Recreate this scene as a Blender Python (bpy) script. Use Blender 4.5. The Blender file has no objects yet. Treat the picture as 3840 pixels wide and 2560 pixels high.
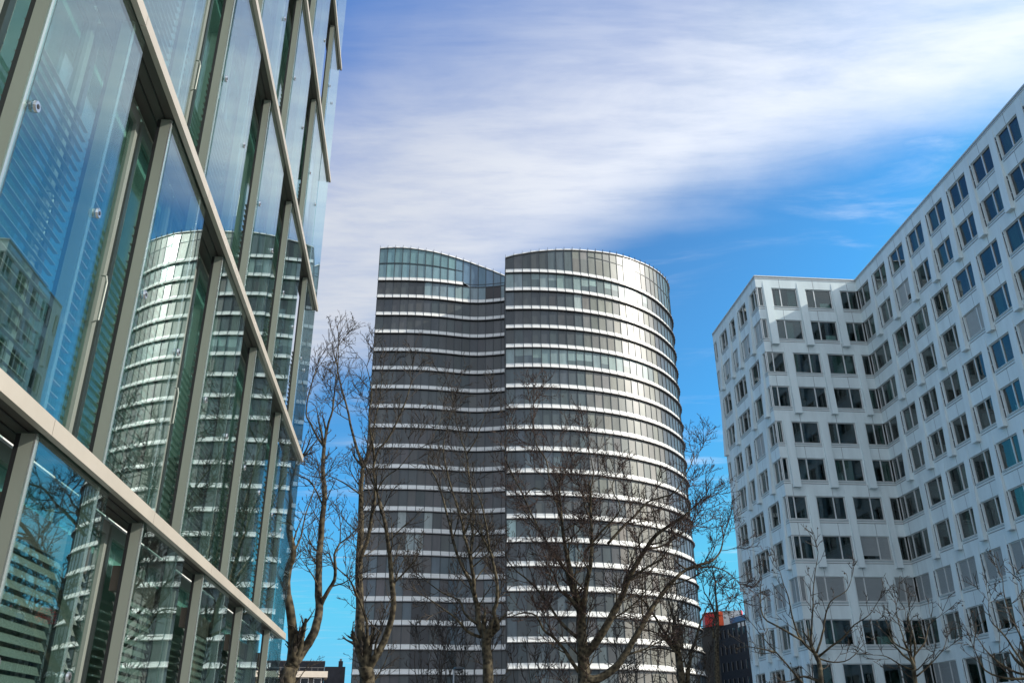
import bpy, math, random
from mathutils import Vector, Matrix

random.seed(7)
R = math.radians
scene = bpy.context.scene
COL = scene.collection
V = Vector

# ------------------------------------------------------------------ camera
FPX, PITCH, ROLL, EYE = 3222.4, R(25.0006), R(-0.4498), 1.6
_f = V((0, math.cos(PITCH), math.sin(PITCH)))
_u = V((0, -math.sin(PITCH), math.cos(PITCH)))
_x = V((1, 0, 0))
CX = _x * math.cos(ROLL) + _u * math.sin(ROLL)
CU = _u * math.cos(ROLL) - _x * math.sin(ROLL)
cam_d = bpy.data.cameras.new('camera')
cam_d.sensor_width = 36.0
cam_d.lens = 36.0 * FPX / 3840.0
cam_d.clip_end = 3000
cam = bpy.data.objects.new('camera', cam_d)
COL.objects.link(cam)
cam.matrix_world = Matrix(((CX.x, CU.x, -_f.x, 0), (CX.y, CU.y, -_f.y, 0), (CX.z, CU.z, -_f.z, EYE), (0, 0, 0, 1)))
scene.camera = cam


def at(px, py, d):
    """world point seen at photo pixel (px,py), at horizontal distance d"""
    r = CX * (px - 1920) - CU * (py - 1280) + _f * FPX
    r = r * (d / math.hypot(r.x, r.y))
    return V((r.x, r.y, r.z + EYE))


def heading(deg):
    return V((math.sin(R(deg)), math.cos(R(deg)), 0))


# ------------------------------------------------------------------ materials
def new_mat(name):
    m = bpy.data.materials.new(name)
    m.use_nodes = True
    nt = m.node_tree
    for n in list(nt.nodes):
        nt.nodes.remove(n)
    out = nt.nodes.new('ShaderNodeOutputMaterial')
    return m, nt, out


def N(nt, typ, **kw):
    n = nt.nodes.new(typ)
    for k, v in kw.items():
        if k == 'ins':
            for a, b in v.items():
                if isinstance(b, bpy.types.NodeSocket):
                    nt.links.new(b, n.inputs[a])
                else:
                    n.inputs[a].default_value = b
        else:
            setattr(n, k, v)
    return n


def rgb(c):
    return (c[0], c[1], c[2], 1)


def plain(name, col, rough=0.5, metal=0.0, var=0.12, scale=2.0, spec=0.5, bump=0.0, streak=False, scale2=None):
    """principled surface with weathering variation"""
    m, nt, out = new_mat(name)
    tc = N(nt, 'ShaderNodeTexCoord')
    mp = N(nt, 'ShaderNodeMapping', ins={0: tc.outputs['Object']})
    if streak:
        mp.inputs['Scale'].default_value = (1, 1, 0.12)
    nz = N(nt, 'ShaderNodeTexNoise', ins={'Vector': mp.outputs[0], 'Scale': scale, 'Detail': 6, 'Roughness': 0.65})
    rp = N(nt, 'ShaderNodeMapRange', ins={0: nz.outputs[0], 1: 0.3, 2: 0.7, 3: 1 - var, 4: 1 + var})
    mx = N(nt, 'ShaderNodeVectorMath', operation='SCALE', ins={0: col, 'Scale': rp.outputs[0]})
    b = N(nt, 'ShaderNodeBsdfPrincipled', ins={'Base Color': mx.outputs[0], 'Roughness': rough, 'Metallic': metal, 'Specular IOR Level': spec})
    if bump:
        n2 = N(nt, 'ShaderNodeTexNoise', ins={'Vector': tc.outputs['Object'], 'Scale': scale2 or scale * 6, 'Detail': 5})
        bp = N(nt, 'ShaderNodeBump', ins={'Strength': bump, 'Distance': 0.02, 'Height': n2.outputs[0]})
        nt.links.new(bp.outputs[0], b.inputs['Normal'])
    nt.links.new(b.outputs[0], out.inputs[0])
    return m


def glass(name, tint, ior, rough=0.0, wob=0.0, refl=(1, 1, 1), base=0.0):
    """thin architectural glass: tinted see-through plus mirror reflection by angle"""
    m, nt, out = new_mat(name)
    tr = N(nt, 'ShaderNodeBsdfTransparent', ins={0: rgb(tint)})
    gl = N(nt, 'ShaderNodeBsdfGlossy', ins={0: rgb(refl), 'Roughness': rough})
    ge = N(nt, 'ShaderNodeNewGeometry')          # the same reflectance on either face of the sheet
    dp = N(nt, 'ShaderNodeVectorMath', operation='DOT_PRODUCT', ins={0: ge.outputs['Normal'], 1: ge.outputs['Incoming']})
    ab = N(nt, 'ShaderNodeMath', operation='ABSOLUTE', ins={0: dp.outputs['Value']})
    om = N(nt, 'ShaderNodeMath', operation='SUBTRACT', use_clamp=True, ins={0: 1.0, 1: ab.outputs[0]})
    pw = N(nt, 'ShaderNodeMath', operation='POWER', ins={0: om.outputs[0], 1: 4.5})
    fa = N(nt, 'ShaderNodeMath', operation='MULTIPLY_ADD', use_clamp=True, ins={0: pw.outputs[0], 1: 1.0 - base, 2: base})
    mx = N(nt, 'ShaderNodeMixShader', ins={0: fa.outputs[0], 1: tr.outputs[0], 2: gl.outputs[0]})
    if wob:
        tc = N(nt, 'ShaderNodeTexCoord')
        nz = N(nt, 'ShaderNodeTexNoise', ins={'Vector': tc.outputs['Object'], 'Scale': 0.5, 'Detail': 1})
        bp = N(nt, 'ShaderNodeBump', ins={'Strength': wob * 2.0, 'Distance': 0.02, 'Height': nz.outputs[0]})
        nt.links.new(bp.outputs[0], gl.inputs['Normal'])
    nt.links.new(mx.outputs[0], out.inputs[0])
    return m


def tinted_panes(name, rough=0.36, coat=0.45, coat_rough=0.12):
    """closed facade glazing: per-pane blind or tint, plus painted sun and sky tones, behind a glossy sheet"""
    m, nt, out = new_mat(name)
    at_ = N(nt, 'ShaderNodeAttribute', attribute_name='tint')
    tc = N(nt, 'ShaderNodeTexCoord')
    mp = N(nt, 'ShaderNodeMapping', ins={0: tc.outputs['Object'], 'Scale': (1, 1, 0.25)})
    nz = N(nt, 'ShaderNodeTexNoise', ins={'Vector': mp.outputs[0], 'Scale': 1.1, 'Detail': 5, 'Roughness': 0.6})
    rp = N(nt, 'ShaderNodeMapRange', ins={0: nz.outputs[0], 1: 0.3, 2: 0.7, 3: 0.82, 4: 1.2})
    mx = N(nt, 'ShaderNodeVectorMath', operation='SCALE', ins={0: at_.outputs['Color'], 'Scale': rp.outputs[0]})
    nb = N(nt, 'ShaderNodeTexNoise', ins={'Vector': tc.outputs['Object'], 'Scale': 0.35, 'Detail': 1})
    bp = N(nt, 'ShaderNodeBump', ins={'Strength': 0.12, 'Distance': 0.05, 'Height': nb.outputs[0]})
    b = N(nt, 'ShaderNodeBsdfPrincipled', ins={'Base Color': mx.outputs[0], 'Roughness': rough, 'IOR': 1.5, 'Specular IOR Level': .38,
          'Coat Weight': coat, 'Coat Roughness': coat_rough, 'Coat IOR': 1.5, 'Normal': bp.outputs[0], 'Coat Normal': bp.outputs[0]})
    nt.links.new(b.outputs[0], out.inputs[0])
    return m


def bark(name, dark, light):
    m, nt, out = new_mat(name)
    tc = N(nt, 'ShaderNodeTexCoord')
    n1 = N(nt, 'ShaderNodeTexNoise', ins={'Vector': tc.outputs['Object'], 'Scale': 3.5, 'Detail': 6, 'Roughness': 0.7})
    n2 = N(nt, 'ShaderNodeTexVoronoi', ins={'Vector': tc.outputs['Object'], 'Scale': 6.0})
    mm = N(nt, 'ShaderNodeMath', operation='MULTIPLY', ins={0: n1.outputs[0], 1: n2.outputs['Distance']})
    rp = N(nt, 'ShaderNodeMapRange', ins={0: mm.outputs[0], 1: 0.12, 2: 0.38})
    mx = N(nt, 'ShaderNodeMix', data_type='RGBA', ins={0: rp.outputs[0], 6: rgb(dark), 7: rgb(light)})
    bp = N(nt, 'ShaderNodeBump', ins={'Strength': 0.7, 'Distance': 0.03, 'Height': n1.outputs[0]})
    b = N(nt, 'ShaderNodeBsdfPrincipled', ins={'Base Color': mx.outputs[2], 'Roughness': 0.85, 'Specular IOR Level': 0.2, 'Normal': bp.outputs[0]})
    nt.links.new(b.outputs[0], out.inputs[0])
    return m


M = dict(
    fascia=plain('cream_stone_fascia', (0.37, 0.335, 0.28), 0.45, 0, 0.10, 1.2, streak=False),
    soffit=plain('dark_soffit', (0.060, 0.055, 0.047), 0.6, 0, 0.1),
    fin=plain('grey_green_aluminium', (0.235, 0.25, 0.21), 0.45, 0.0, 0.08, 1.5, streak=True),
    finedge=plain('polished_aluminium', (0.75, 0.76, 0.72), 0.25, 0.8, 0.04),
    black=plain('black_gasket', (0.012, 0.012, 0.013), 0.5, 0, 0.1),
    screen=glass('screen_glass', (0.79, 0.90, 0.885), 1.85, 0.0, 0.06, (0.90, 1, 1), 0.10),
    inner=glass('window_glass', (0.66, 0.80, 0.765), 1.9, 0.0, 0.05, (0.90, 1, 0.98), 0.09),
    wframe=plain('window_frame_grey', (0.22, 0.24, 0.21), 0.45, 0.2, 0.06),
    room=plain('room_wall', (0.40, 0.43, 0.41), 0.8, 0, 0.15, 0.6),
    slab=plain('ceiling_white', (0.78, 0.80, 0.78), 0.8, 0, 0.08),
    slat=plain('blind_slat', (0.20, 0.20, 0.17), 0.4, 0.0, 0.08),
    slat_dark=plain('blind_guide_dark', (0.012, 0.010, 0.009), 0.6),
    slat_brown=plain('blind_slat_brown', (0.10, 0.075, 0.06), 0.5, 0.1, 0.1),
    chrome=plain('steel_fixing', (0.62, 0.63, 0.63), 0.22, 0.9, 0.05),
    yellow=plain('yellow_panel', (0.75, 0.48, 0.02), 0.5, 0, 0.05),
    white=plain('white_panel', (0.70, 0.70, 0.66), 0.38, 0, 0.07, 0.8, streak=True),
    rim=plain('grey_rim', (0.22, 0.21, 0.20), 0.45, 0.1, 0.2, 3),
    mull=plain('dark_mullion', (0.045, 0.055, 0.06), 0.4, 0.3, 0.1),
    panes=tinted_panes('tower_panes'),
    wall=plain('white_metal_cladding', (0.60, 0.69, 0.69), 0.42, 0, 0.10, 1.1, streak=True),
    seam=plain('cladding_seam', (0.14, 0.15, 0.155), 0.6),
    darkslot=plain('dark_slot', (0.035, 0.038, 0.04), 0.6),
    alu=plain('pale_aluminium', (0.62, 0.64, 0.62), 0.35, 0.3, 0.05),
    wpane=glass('office_pane', (0.55, 0.66, 0.63), 1.75, 0.0, 0.05, (0.93, 0.97, 1.0), 0.07),
    woff=plain('office_interior', (0.17, 0.18, 0.17), 0.9, 0, 0.25, 0.5),
    wceil=plain('office_ceiling', (0.24, 0.25, 0.24), 0.9, 0, 0.1),
    curtain=plain('grey_curtain', (0.20, 0.26, 0.24), 0.8, 0, 0.15, 4, streak=True),
    board=plain('white_board', (0.75, 0.80, 0.78), 0.5),
    blindw=plain('closed_blind_slats', (0.42, 0.45, 0.45), 0.5, 0.1, 0.05),
    bark=bark('plane_bark', (0.022, 0.018, 0.012), (0.095, 0.078, 0.048)),
    twig=plain('twig_bark', (0.036, 0.027, 0.018), 0.85, 0, 0.3, 3),
    twig_red=plain('reddish_twig_bark', (0.050, 0.028, 0.018), 0.85, 0, 0.3, 3),
    ball=plain('seed_ball_brown', (0.045, 0.034, 0.022), 0.9),
    darkb=plain('dark_brick', (0.035, 0.034, 0.040), 0.8, 0, 0.25, 2.0),
    darkside=plain('dark_grey_render', (0.075, 0.070, 0.064), 0.8, 0, 0.2, 0.5),
    darkwin=plain('dark_window', (0.012, 0.013, 0.017), 0.12),
    bluep=plain('skylit_metal_fascia', (0.07, 0.14, 0.30), 0.4),  # sky light on the metal parapet, put into the base colour
    red=plain('sign_red', (0.72, 0.035, 0.018), 0.45, 0, 0.10, 1.2),
    red_lit=plain('sign_red_lit', (0.85, 0.10, 0.015), 0.45, 0, 0.08, 1.2),  # same sign red, brightened in colour for the sunlit face
    signw=plain('sign_white', (0.80, 0.78, 0.74), 0.5),
    ink=plain('sign_ink', (0.012, 0.012, 0.012), 0.6),
    cream=plain('cream_render', (0.72, 0.62, 0.50), 0.7, 0, 0.06),
    lamp=plain('lamp_grey', (0.30, 0.31, 0.32), 0.4, 0.4),
    ground=plain('paving', (0.16, 0.155, 0.15), 0.85, 0, 0.25, 0.4, bump=0.3),
    roof=plain('roof_gravel', (0.20, 0.19, 0.18), 0.9, 0, 0.2),
)


# ------------------------------------------------------------------ mesh builder
class MB:
    def __init__(s):
        s.v, s.f, s.mi, s.c, s.mats = [], [], [], [], []

    def _m(s, mat):
        if mat not in s.mats:
            s.mats.append(mat)
        return s.mats.index(mat)

    def face(s, pts, mat, col=None):
        b = len(s.v)
        s.v.extend(pts)
        s.f.append(tuple(range(b, b + len(pts))))
        s.mi.append(s._m(mat))
        s.c.append(col or (0.1, 0.1, 0.1))

    def box(s, o, a, b, c, mat, col=None):
        """parallelepiped: corner o, edges a,b,c"""
        o, a, b, c = V(o), V(a), V(b), V(c)
        if a.cross(b).dot(c) < 0:
            a, b = b, a
        p = [o, o + a, o + a + b, o + b, o + c, o + a + c, o + a + b + c, o + b + c]
        k = len(s.v)
        s.v.extend(p)
        for q in ((0, 3, 2, 1), (4, 5, 6, 7), (0, 1, 5, 4), (1, 2, 6, 5), (2, 3, 7, 6), (3, 0, 4, 7)):
            s.f.append(tuple(k + i for i in q))
            s.mi.append(s._m(mat))
            s.c.append(col or (0.1, 0.1, 0.1))

    def hexa(s, p, mat):
        k = len(s.v)
        s.v.extend([V(q) for q in p])
        for q in ((0, 3, 2, 1), (4, 5, 6, 7), (0, 1, 5, 4), (1, 2, 6, 5), (2, 3, 7, 6), (3, 0, 4, 7)):
            s.f.append(tuple(k + i for i in q))
            s.mi.append(s._m(mat))
            s.c.append((0.1, 0.1, 0.1))

    def tube(s, pts, rad, mat, n=5, cap=True):
        k0 = len(s.v)
        prev = None
        m = s._m(mat)
        L = len(pts)
        for i in range(L):
            t = (pts[min(i + 1, L - 1)] - pts[max(i - 1, 0)])
            t = t.normalized() if t.length > 1e-9 else V((0, 0, 1))
            if prev is None:
                a = t.orthogonal().normalized()
            else:
                a = prev - t * prev.dot(t)
                a = a.normalized() if a.length > 1e-6 else t.orthogonal().normalized()
            prev = a
            b = t.cross(a)
            r = rad[i]
            for j in range(n):
                an = 2 * math.pi * j / n
                s.v.append(pts[i] + a * (math.cos(an) * r) + b * (math.sin(an) * r))
        for i in range(L - 1):
            for j in range(n):
                q = k0 + i * n
                s.f.append((q + j, q + (j + 1) % n, q + n + (j + 1) % n, q + n + j))
                s.mi.append(m)
                s.c.append((0, 0, 0))
        if cap:
            s.f.append(tuple(k0 + j for j in range(n))[::-1]); s.mi.append(m); s.c.append((0, 0, 0))
            q = k0 + (L - 1) * n
            s.f.append(tuple(q + j for j in range(n))); s.mi.append(m); s.c.append((0, 0, 0))

    def build(s, name, parent=None, org=None, smooth=False, tint=False):
        me = bpy.data.meshes.new(name)
        o = org or V((0, 0, 0))
        me.from_pydata([(p[0] - o[0], p[1] - o[1], p[2] - o[2]) for p in s.v], [], s.f)
        for m in s.mats:
            me.materials.append(M[m])
        me.polygons.foreach_set('material_index', s.mi)
        if smooth:
            me.polygons.foreach_set('use_smooth', [True] * len(s.f))
        if tint:
            ca = me.color_attributes.new('tint', 'FLOAT_COLOR', 'CORNER')
            buf = []
            for p, c in zip(s.f, s.c):
                buf.extend((c[0], c[1], c[2], 1.0) * len(p))
            ca.data.foreach_set('color', buf)
        me.update()
        ob = bpy.data.objects.new(name, me)
        COL.objects.link(ob)
        if parent is not None:
            ob.parent = parent
        return ob


def empty(name, loc, label, cat, group=None):
    o = bpy.data.objects.new(name, None)
    o.empty_display_size = 0.5
    COL.objects.link(o)
    o.location = loc
    o['label'] = label
    o['category'] = cat
    if group:
        o['group'] = group
    return o


# ------------------------------------------------------------------ ground
g = MB()
g.face([V((-900, -700, 0)), V((900, -700, 0)), V((900, 1300, 0)), V((-900, 1300, 0))], 'ground')
go = g.build('ground')
go['kind'] = 'structure'

# ================================================================== glass office building (near, left)
HL = -6.67
A = 2.40
eL, nL = heading(HL), V((math.cos(R(HL)), -math.sin(R(HL)), 0))


def lp(u, dep, z):            # u in units of A along the facade, dep metres behind the fascia plane
    return eL * (u * A) - nL * (A + dep) + V((0, 0, z))


LB = lp(3.0, 4.0, 0)
lb = empty('glass_office_building', LB, 'near glass office building with point fixed glass screens and cream floor ledges', 'office building')
NF = 8
FH = 3.605
LT = [3.575 + FH * j for j in range(NF)]        # ledge top heights
LTH = 0.115
UEND, UBACK = 7.56, -3.2
grid = [1.34, 1.85, 2.365, 2.89, 3.425, 3.97, 4.53, 5.10, 5.685, 6.28, 6.885]
near = [-3.25 + 0.51 * i for i in range(9)]     # fin grid out of frame, towards and past the camera
WU = 7.16                                       # end of the heated building behind the screens
WD = 0.36                                       # depth of the window wall

# ledges
for j in range(NF):
    m = MB()
    zt = LT[j]
    u = UBACK
    cuts = [UBACK] + [x + 0.02 for i, x in enumerate(near + grid) if (i + 1) % 2 == 0 and x > UBACK + .1] + [UEND]
    for a, b in zip(cuts[:-1], cuts[1:]):
        m.box(lp(a, 0, zt - LTH), lp(b, 0, 0) - lp(a, 0, 0) - eL * 0.006, -nL * 0.05, V((0, 0, LTH)), 'fascia')
    # soffit / walkway, a little above the fascia's lower lip
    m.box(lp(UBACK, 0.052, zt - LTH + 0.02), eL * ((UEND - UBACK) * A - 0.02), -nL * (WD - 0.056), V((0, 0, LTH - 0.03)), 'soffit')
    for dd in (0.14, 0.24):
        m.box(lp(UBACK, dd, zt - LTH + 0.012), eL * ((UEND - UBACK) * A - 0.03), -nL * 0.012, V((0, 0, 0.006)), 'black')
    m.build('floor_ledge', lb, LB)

# storeys: fins, screens, windows, blinds
rest = MB()
for j in range(NF):
    z0 = LT[j - 1] if j else 0.05
    z1 = LT[j] - LTH
    zs0, zs1 = (z0 + 0.0 if j else 0.25), z1 + 0.02
    par = 0 if j % 2 == 0 else 1
    allg = near + grid
    for i, gu in enumerate(allg):
        vis = gu > 1.2
        # fin
        def fin_into(mb):
            mb.box(lp(gu, 0.075, z0 + .004), eL * 0.045, -nL * 0.012, V((0, 0, z1 - z0 - .008)), 'finedge')
            mb.box(lp(gu, 0.088, z0 + .004), eL * 0.045, -nL * 0.085, V((0, 0, z1 - z0 - .008)), 'fin')
            mb.box(lp(gu, 0.174, z0 + .004), eL * 0.045, -nL * 0.03, V((0, 0, z1 - z0 - .008)), 'black')
        nxt = allg[i + 1] if i + 1 < len(allg) else WU
        hw = (nxt - gu)
        screen_here = ((i - len(near)) % 2 == 1) if par == 0 else ((i - len(near)) % 2 == 0)
        # which fins start a screen: even storeys at 2.365, odd storeys at 2.89 (grid index 2 -> even)
        gi = i - len(near)
        screen_here = (gi % 2 == 0) if par == 0 else (gi % 2 == 1)
        send = min(gu + hw * 1.19 if gi < len(grid) - 1 else UEND - 0.02, UEND - 0.02)
        if gi == len(grid) - 2 and par == 1:
            send = gu + hw - 0.01
        if vis:
            f = MB(); fin_into(f); f.build('fin', lb, LB)
        else:
            fin_into(rest)
        tgt = MB() if vis else rest
        if screen_here:
            tgt.box(lp(gu + 0.012, 0.056, zs0), lp(send, 0, 0) - lp(gu + 0.012, 0, 0) + nL * random.uniform(-.006, .006), -nL * 0.014, V((0, 0, zs1 - zs0)) + nL * random.uniform(-.009, .009), 'screen')
            if vis:
                sc = tgt.build('glass_screen', lb, LB)
                zf = z0 + 0.47 * (z1 - z0)
                for q, uu in enumerate((gu + 0.045, nxt + 0.03)):
                    if uu > send - 0.02:
                        uu = send - 0.06
                    fx = MB()
                    for zz in ((zf,) if j else (zf + 0.4,)):
                        c0 = lp(uu, 0.035, zz)
                        fx.tube([c0, c0 - nL * 0.016], [0.036, 0.040], 'chrome', 14)
                        fx.tube([c0 + nL * 0.003, c0 - nL * 0.002], [0.016, 0.016], 'black', 8)
                        fx.tube([c0 - nL * 0.034, c0 - nL * 0.05], [0.034, 0.034], 'chrome', 14)
                        fx.tube([c0 - nL * 0.05, lp(uu - 0.012, 0.13, zz)], [0.011, 0.011], 'chrome', 8)
                    fx.build('glass_bracket', sc, LB, smooth=False)
        if par == 1 and gi == len(grid) - 1:      # corner sheet of the odd storeys
            cs = MB()
            cs.box(lp(gu + 0.012, 0.052, zs0), lp(UEND - 0.02, 0, 0) - lp(gu + 0.012, 0, 0), -nL * 0.014, V((0, 0, zs1 - zs0)), 'screen')
            cs.build('glass_screen', lb, LB)
        # window wall behind
        wa, wb = gu * A + 0.05, nxt * A - 0.005
        if nxt == WU:
            wb = WU * A
        def win_frame(mb):
            o = eL * wa - nL * (A + WD + 0.0)
            L = wb - wa
            H = z1 - z0
            zz = V((0, 0, z0 + 0.01))
            mb.box(o + zz, eL * L, -nL * 0.07, V((0, 0, 0.09)), 'wframe')
            mb.box(o + zz + V((0, 0, H - 0.13)), eL * L, -nL * 0.07, V((0, 0, 0.11)), 'wframe')
            mb.box(o + zz + V((0, 0, 0.092)), eL * 0.07, -nL * 0.07, V((0, 0, H - 0.225)), 'wframe')
            mb.box(o + zz + V((0, 0, 0.092)) + eL * (L - 0.07), eL * 0.07, -nL * 0.07, V((0, 0, H - 0.225)), 'wframe')
        def win_pane(mb):
            o = eL * (wa + 0.072) - nL * (A + WD + 0.03)
            mb.box(o + V((0, 0, z0 + 0.105)), eL * (wb - wa - 0.144), -nL * 0.016, V((0, 0, z1 - z0 - 0.235)), 'inner')
        if vis:
            w = MB(); win_frame(w); wo = w.build('window', lb, LB)
            p = MB(); win_pane(p); p.build('pane', wo, LB)
            h = MB()
            c = eL * (wb - 0.10) - nL * (A + WD - 0.0) + V((0, 0, z0 + 1.25))
            path = [c + V((0, 0, 0.0)), c + nL * 0.05 + V((0, 0, 0.02)), c + nL * 0.055 + V((0, 0, 0.38)), c + nL * 0.04 + V((0, 0, 0.44)), c + V((0, 0, 0.45))]
            h.tube(path, [0.010] * 5, 'wframe', 6)
            h.build('handle', wo, LB)
        else:
            win_frame(rest); win_pane(rest)
        # blinds hang behind each screen only; the gaps between screens stay open
        if vis and screen_here and j < 6 and gi < len(grid):
            b = MB()
            u0 = gu * A + 0.055
            spans = [(u0, nxt * A - 0.02)]
            if gi < len(grid) - 1:
                spans.append((nxt * A + 0.06, min(send * A + 0.28, UEND * A - .1)))
            for q0, q1 in spans:
                z = z0 + 0.05
                if j == 0:
                    z = z0 + 0.2
                    while z < 2.83:
                        b.box(eL * q0 - nL * (A + 0.215) + V((0, 0, z)), eL * (q1 - q0), -nL * 0.03 + V((0, 0, 0.058)), nL * 0.004, 'slat')
                        z += 0.082
                    b.box(eL * q0 - nL * (A + 0.22) + V((0, 0, 2.86)), eL * (q1 - q0), -nL * 0.07, V((0, 0, 0.22)), 'slat_brown')
                else:
                    top = z0 + (2.3, 1.9, 1.5, 1.2, 1.0)[j - 1] * (1 - 0.2 * random.random() * (j > 1))
                    while z < top:
                        b.box(eL * q0 - nL * (A + 0.215) + V((0, 0, z)), eL * (q1 - q0), -nL * 0.03, V((0, 0, 0.006)), 'slat')
                        z += 0.09
            # dark edge guide with the folded slat ends, next to the fin
            z = z0 + 0.03
            zt = z0 + (2.75, 2.9, 2.6, 2.4, 2.5, 2.3)[j]
            b.box(eL * (u0 + .03) - nL * (A + 0.10) + V((0, 0, z)), eL * .02, -nL * .10, V((0, 0, zt - z)), 'slat_dark')
            while z < zt:
                b.box(eL * (u0 + .022) - nL * (A + 0.098) + V((0, 0, z)), eL * 0.008, -nL * 0.09, V((0, 0, 0.03)), 'slat_brown')
                z += 0.08
            b.build('blind', lb, LB)
if rest.f:
    ro = rest.build('facade_bay', lb, LB)
    ro['kind'] = 'stuff'

# floors, core and roof behind the window wall
m = MB()
for j in range(NF):
    m.box(lp(UBACK, WD + 0.075, LT[j] - 0.42), eL * ((WU - UBACK) * A), -nL * 7.0, V((0, 0, 0.40)), 'slab')
m.build('floor_slab', lb, LB)
m = MB()
m.box(lp(UBACK, 7.5, 0), eL * ((WU - UBACK) * A), -nL * 8, V((0, 0, LT[-1] + 0.1)), 'room')
for k in range(7):
    m.box(lp(UBACK + 0.2 + k * 1.7, 2.2, 0), eL * 0.35, -nL * 0.35, V((0, 0, LT[-1] - 0.45)), 'room')
m.box(lp(WU - 0.06, WD + 0.08, 0), eL * 0.12, -nL * 7.0, V((0, 0, LT[-1] - 0.45)), 'wframe')
m.box(lp(UBACK, WD + 0.08, 0), eL * 0.12, -nL * 7.0, V((0, 0, LT[-1] - 0.45)), 'wframe')
m.build('core_wall', lb, LB)
m = MB()
m.box(lp(UBACK, 0.08, LT[-1] + 0.11), eL * ((WU - UBACK) * A), -nL * 15.3, V((0, 0, 0.4)), 'fascia')
m.build('roof', lb, LB)
m = MB()
m.box(lp(6.95, 0.20, 0.1), eL * 0.45, -nL * 0.03, V((0, 0, 2.75)), 'yellow')
m.box(lp(6.95, 0.195, 1.55), eL * 0.45, -nL * 0.004, V((0, 0, 0.12)), 'black')
m.build('yellow_panel', lb, LB)

# ================================================================== twin office tower
RPTS = [(-1.1,136.74),(0.47,136.61),(1.99,136.57),(3.51,136.57),(5.06,136.66),(6.58,136.79),(8.06,136.99),(9.58,137.25),(11.09,137.60),(12.53,138.0),(14.0,138.46),(15.44,138.94),(16.84,139.52),(18.2,140.15),(19.53,140.83),(20.8,141.58),(22.04,142.43),(23.25,143.38),(24.43,144.4),(25.52,145.42),(26.55,146.48),(27.53,147.6),(28.56,149.01),(29.5,150.48),(30.38,152.01),(31.22,153.56)]
KL = 1.0954
LPTS = [(-23.61,133.21),(-22.28,133.25),(-20.91,133.27),(-19.48,133.3),(-18.07,133.36),(-16.72,133.45),(-15.32,133.62),(-13.95,133.86),(-12.59,134.12),(-11.24,134.46),(-9.89,134.86),(-8.63,135.24),(-7.3,135.52),(-5.94,135.62),(-4.6,135.52),(-3.24,135.28),(-1.92,135.02)]
LPTS = [(x * KL, y * KL) for x, y in LPTS]


def smooth_resample(pts, step, it=2):
    p = [V((x, y, 0)) for x, y in pts]
    for _ in range(it):
        q = [p[0]]
        for i in range(1, len(p) - 1):
            q.append(p[i] * 0.5 + (p[i - 1] + p[i + 1]) * 0.25)
        q.append(p[-1]); p = q
    ln = sum((p[i + 1] - p[i]).length for i in range(len(p) - 1))
    n = round(ln / step)
    st = ln / n
    out, acc, i = [p[0]], 0.0, 0
    pos = p[0]
    need = st
    while len(out) < n:
        seg = p[i + 1] - pos
        if seg.length >= need:
            pos = pos + seg.normalized() * need
            out.append(pos.copy()); need = st
        else:
            need -= seg.length; i += 1; pos = p[i]
    out.append(p[-1])
    return out


RC = smooth_resample(RPTS, 1.53)
# close the round end towards the back
hd = math.atan2((RC[-1] - RC[-2]).x, (RC[-1] - RC[-2]).y)
p = RC[-1].copy()
for k in range(26):
    hd -= R(5.2 if k < 14 else 7.5)
    p = p + V((math.sin(hd), math.cos(hd), 0)) * 1.53
    RC.append(p.copy())
LC = smooth_resample(LPTS, 1.5, 1)
_t = (LC[-1] - LC[-2]).normalized()
for k in range(4):
    _t = (_t + V((0, -.06, 0))).normalized()
    LC.append(LC[-1] + _t * 1.5)
ZT = lambda k: 67.6 + 3.75 * k          # lower edge of ledge k
TB = V((4, 150, 0))
tw = empty('office_tower', TB, 'tall twin office tower of curved grey glass with white ledges on every floor', 'tower')


def normals(P):
    out = []
    for i in range(len(P)):
        t = (P[min(i + 1, len(P) - 1)] - P[max(i - 1, 0)]).normalized()
        out.append(V((t.y, -t.x, 0)))
    return out


RN, LN = normals(RC), normals(LC)
PROF = [(0.02, 0.97), (0.04, 0.90), (0.07, 0.66), (0.14, 0.46), (0.26, 0.31), (0.40, 0.24)]
rnd = random.Random(11)
TEAL, GRAY = (0.13, 0.20, 0.20), (0.038, 0.050, 0.055)


def jig(c, a=0.15):
    s = 1 + rnd.uniform(-a, a)
    return tuple(x * s * (1 + rnd.uniform(-.04, .04)) for x in c)


def lerp(a, b, t):
    return tuple(x + (y - x) * t for x, y in zip(a, b))


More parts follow.
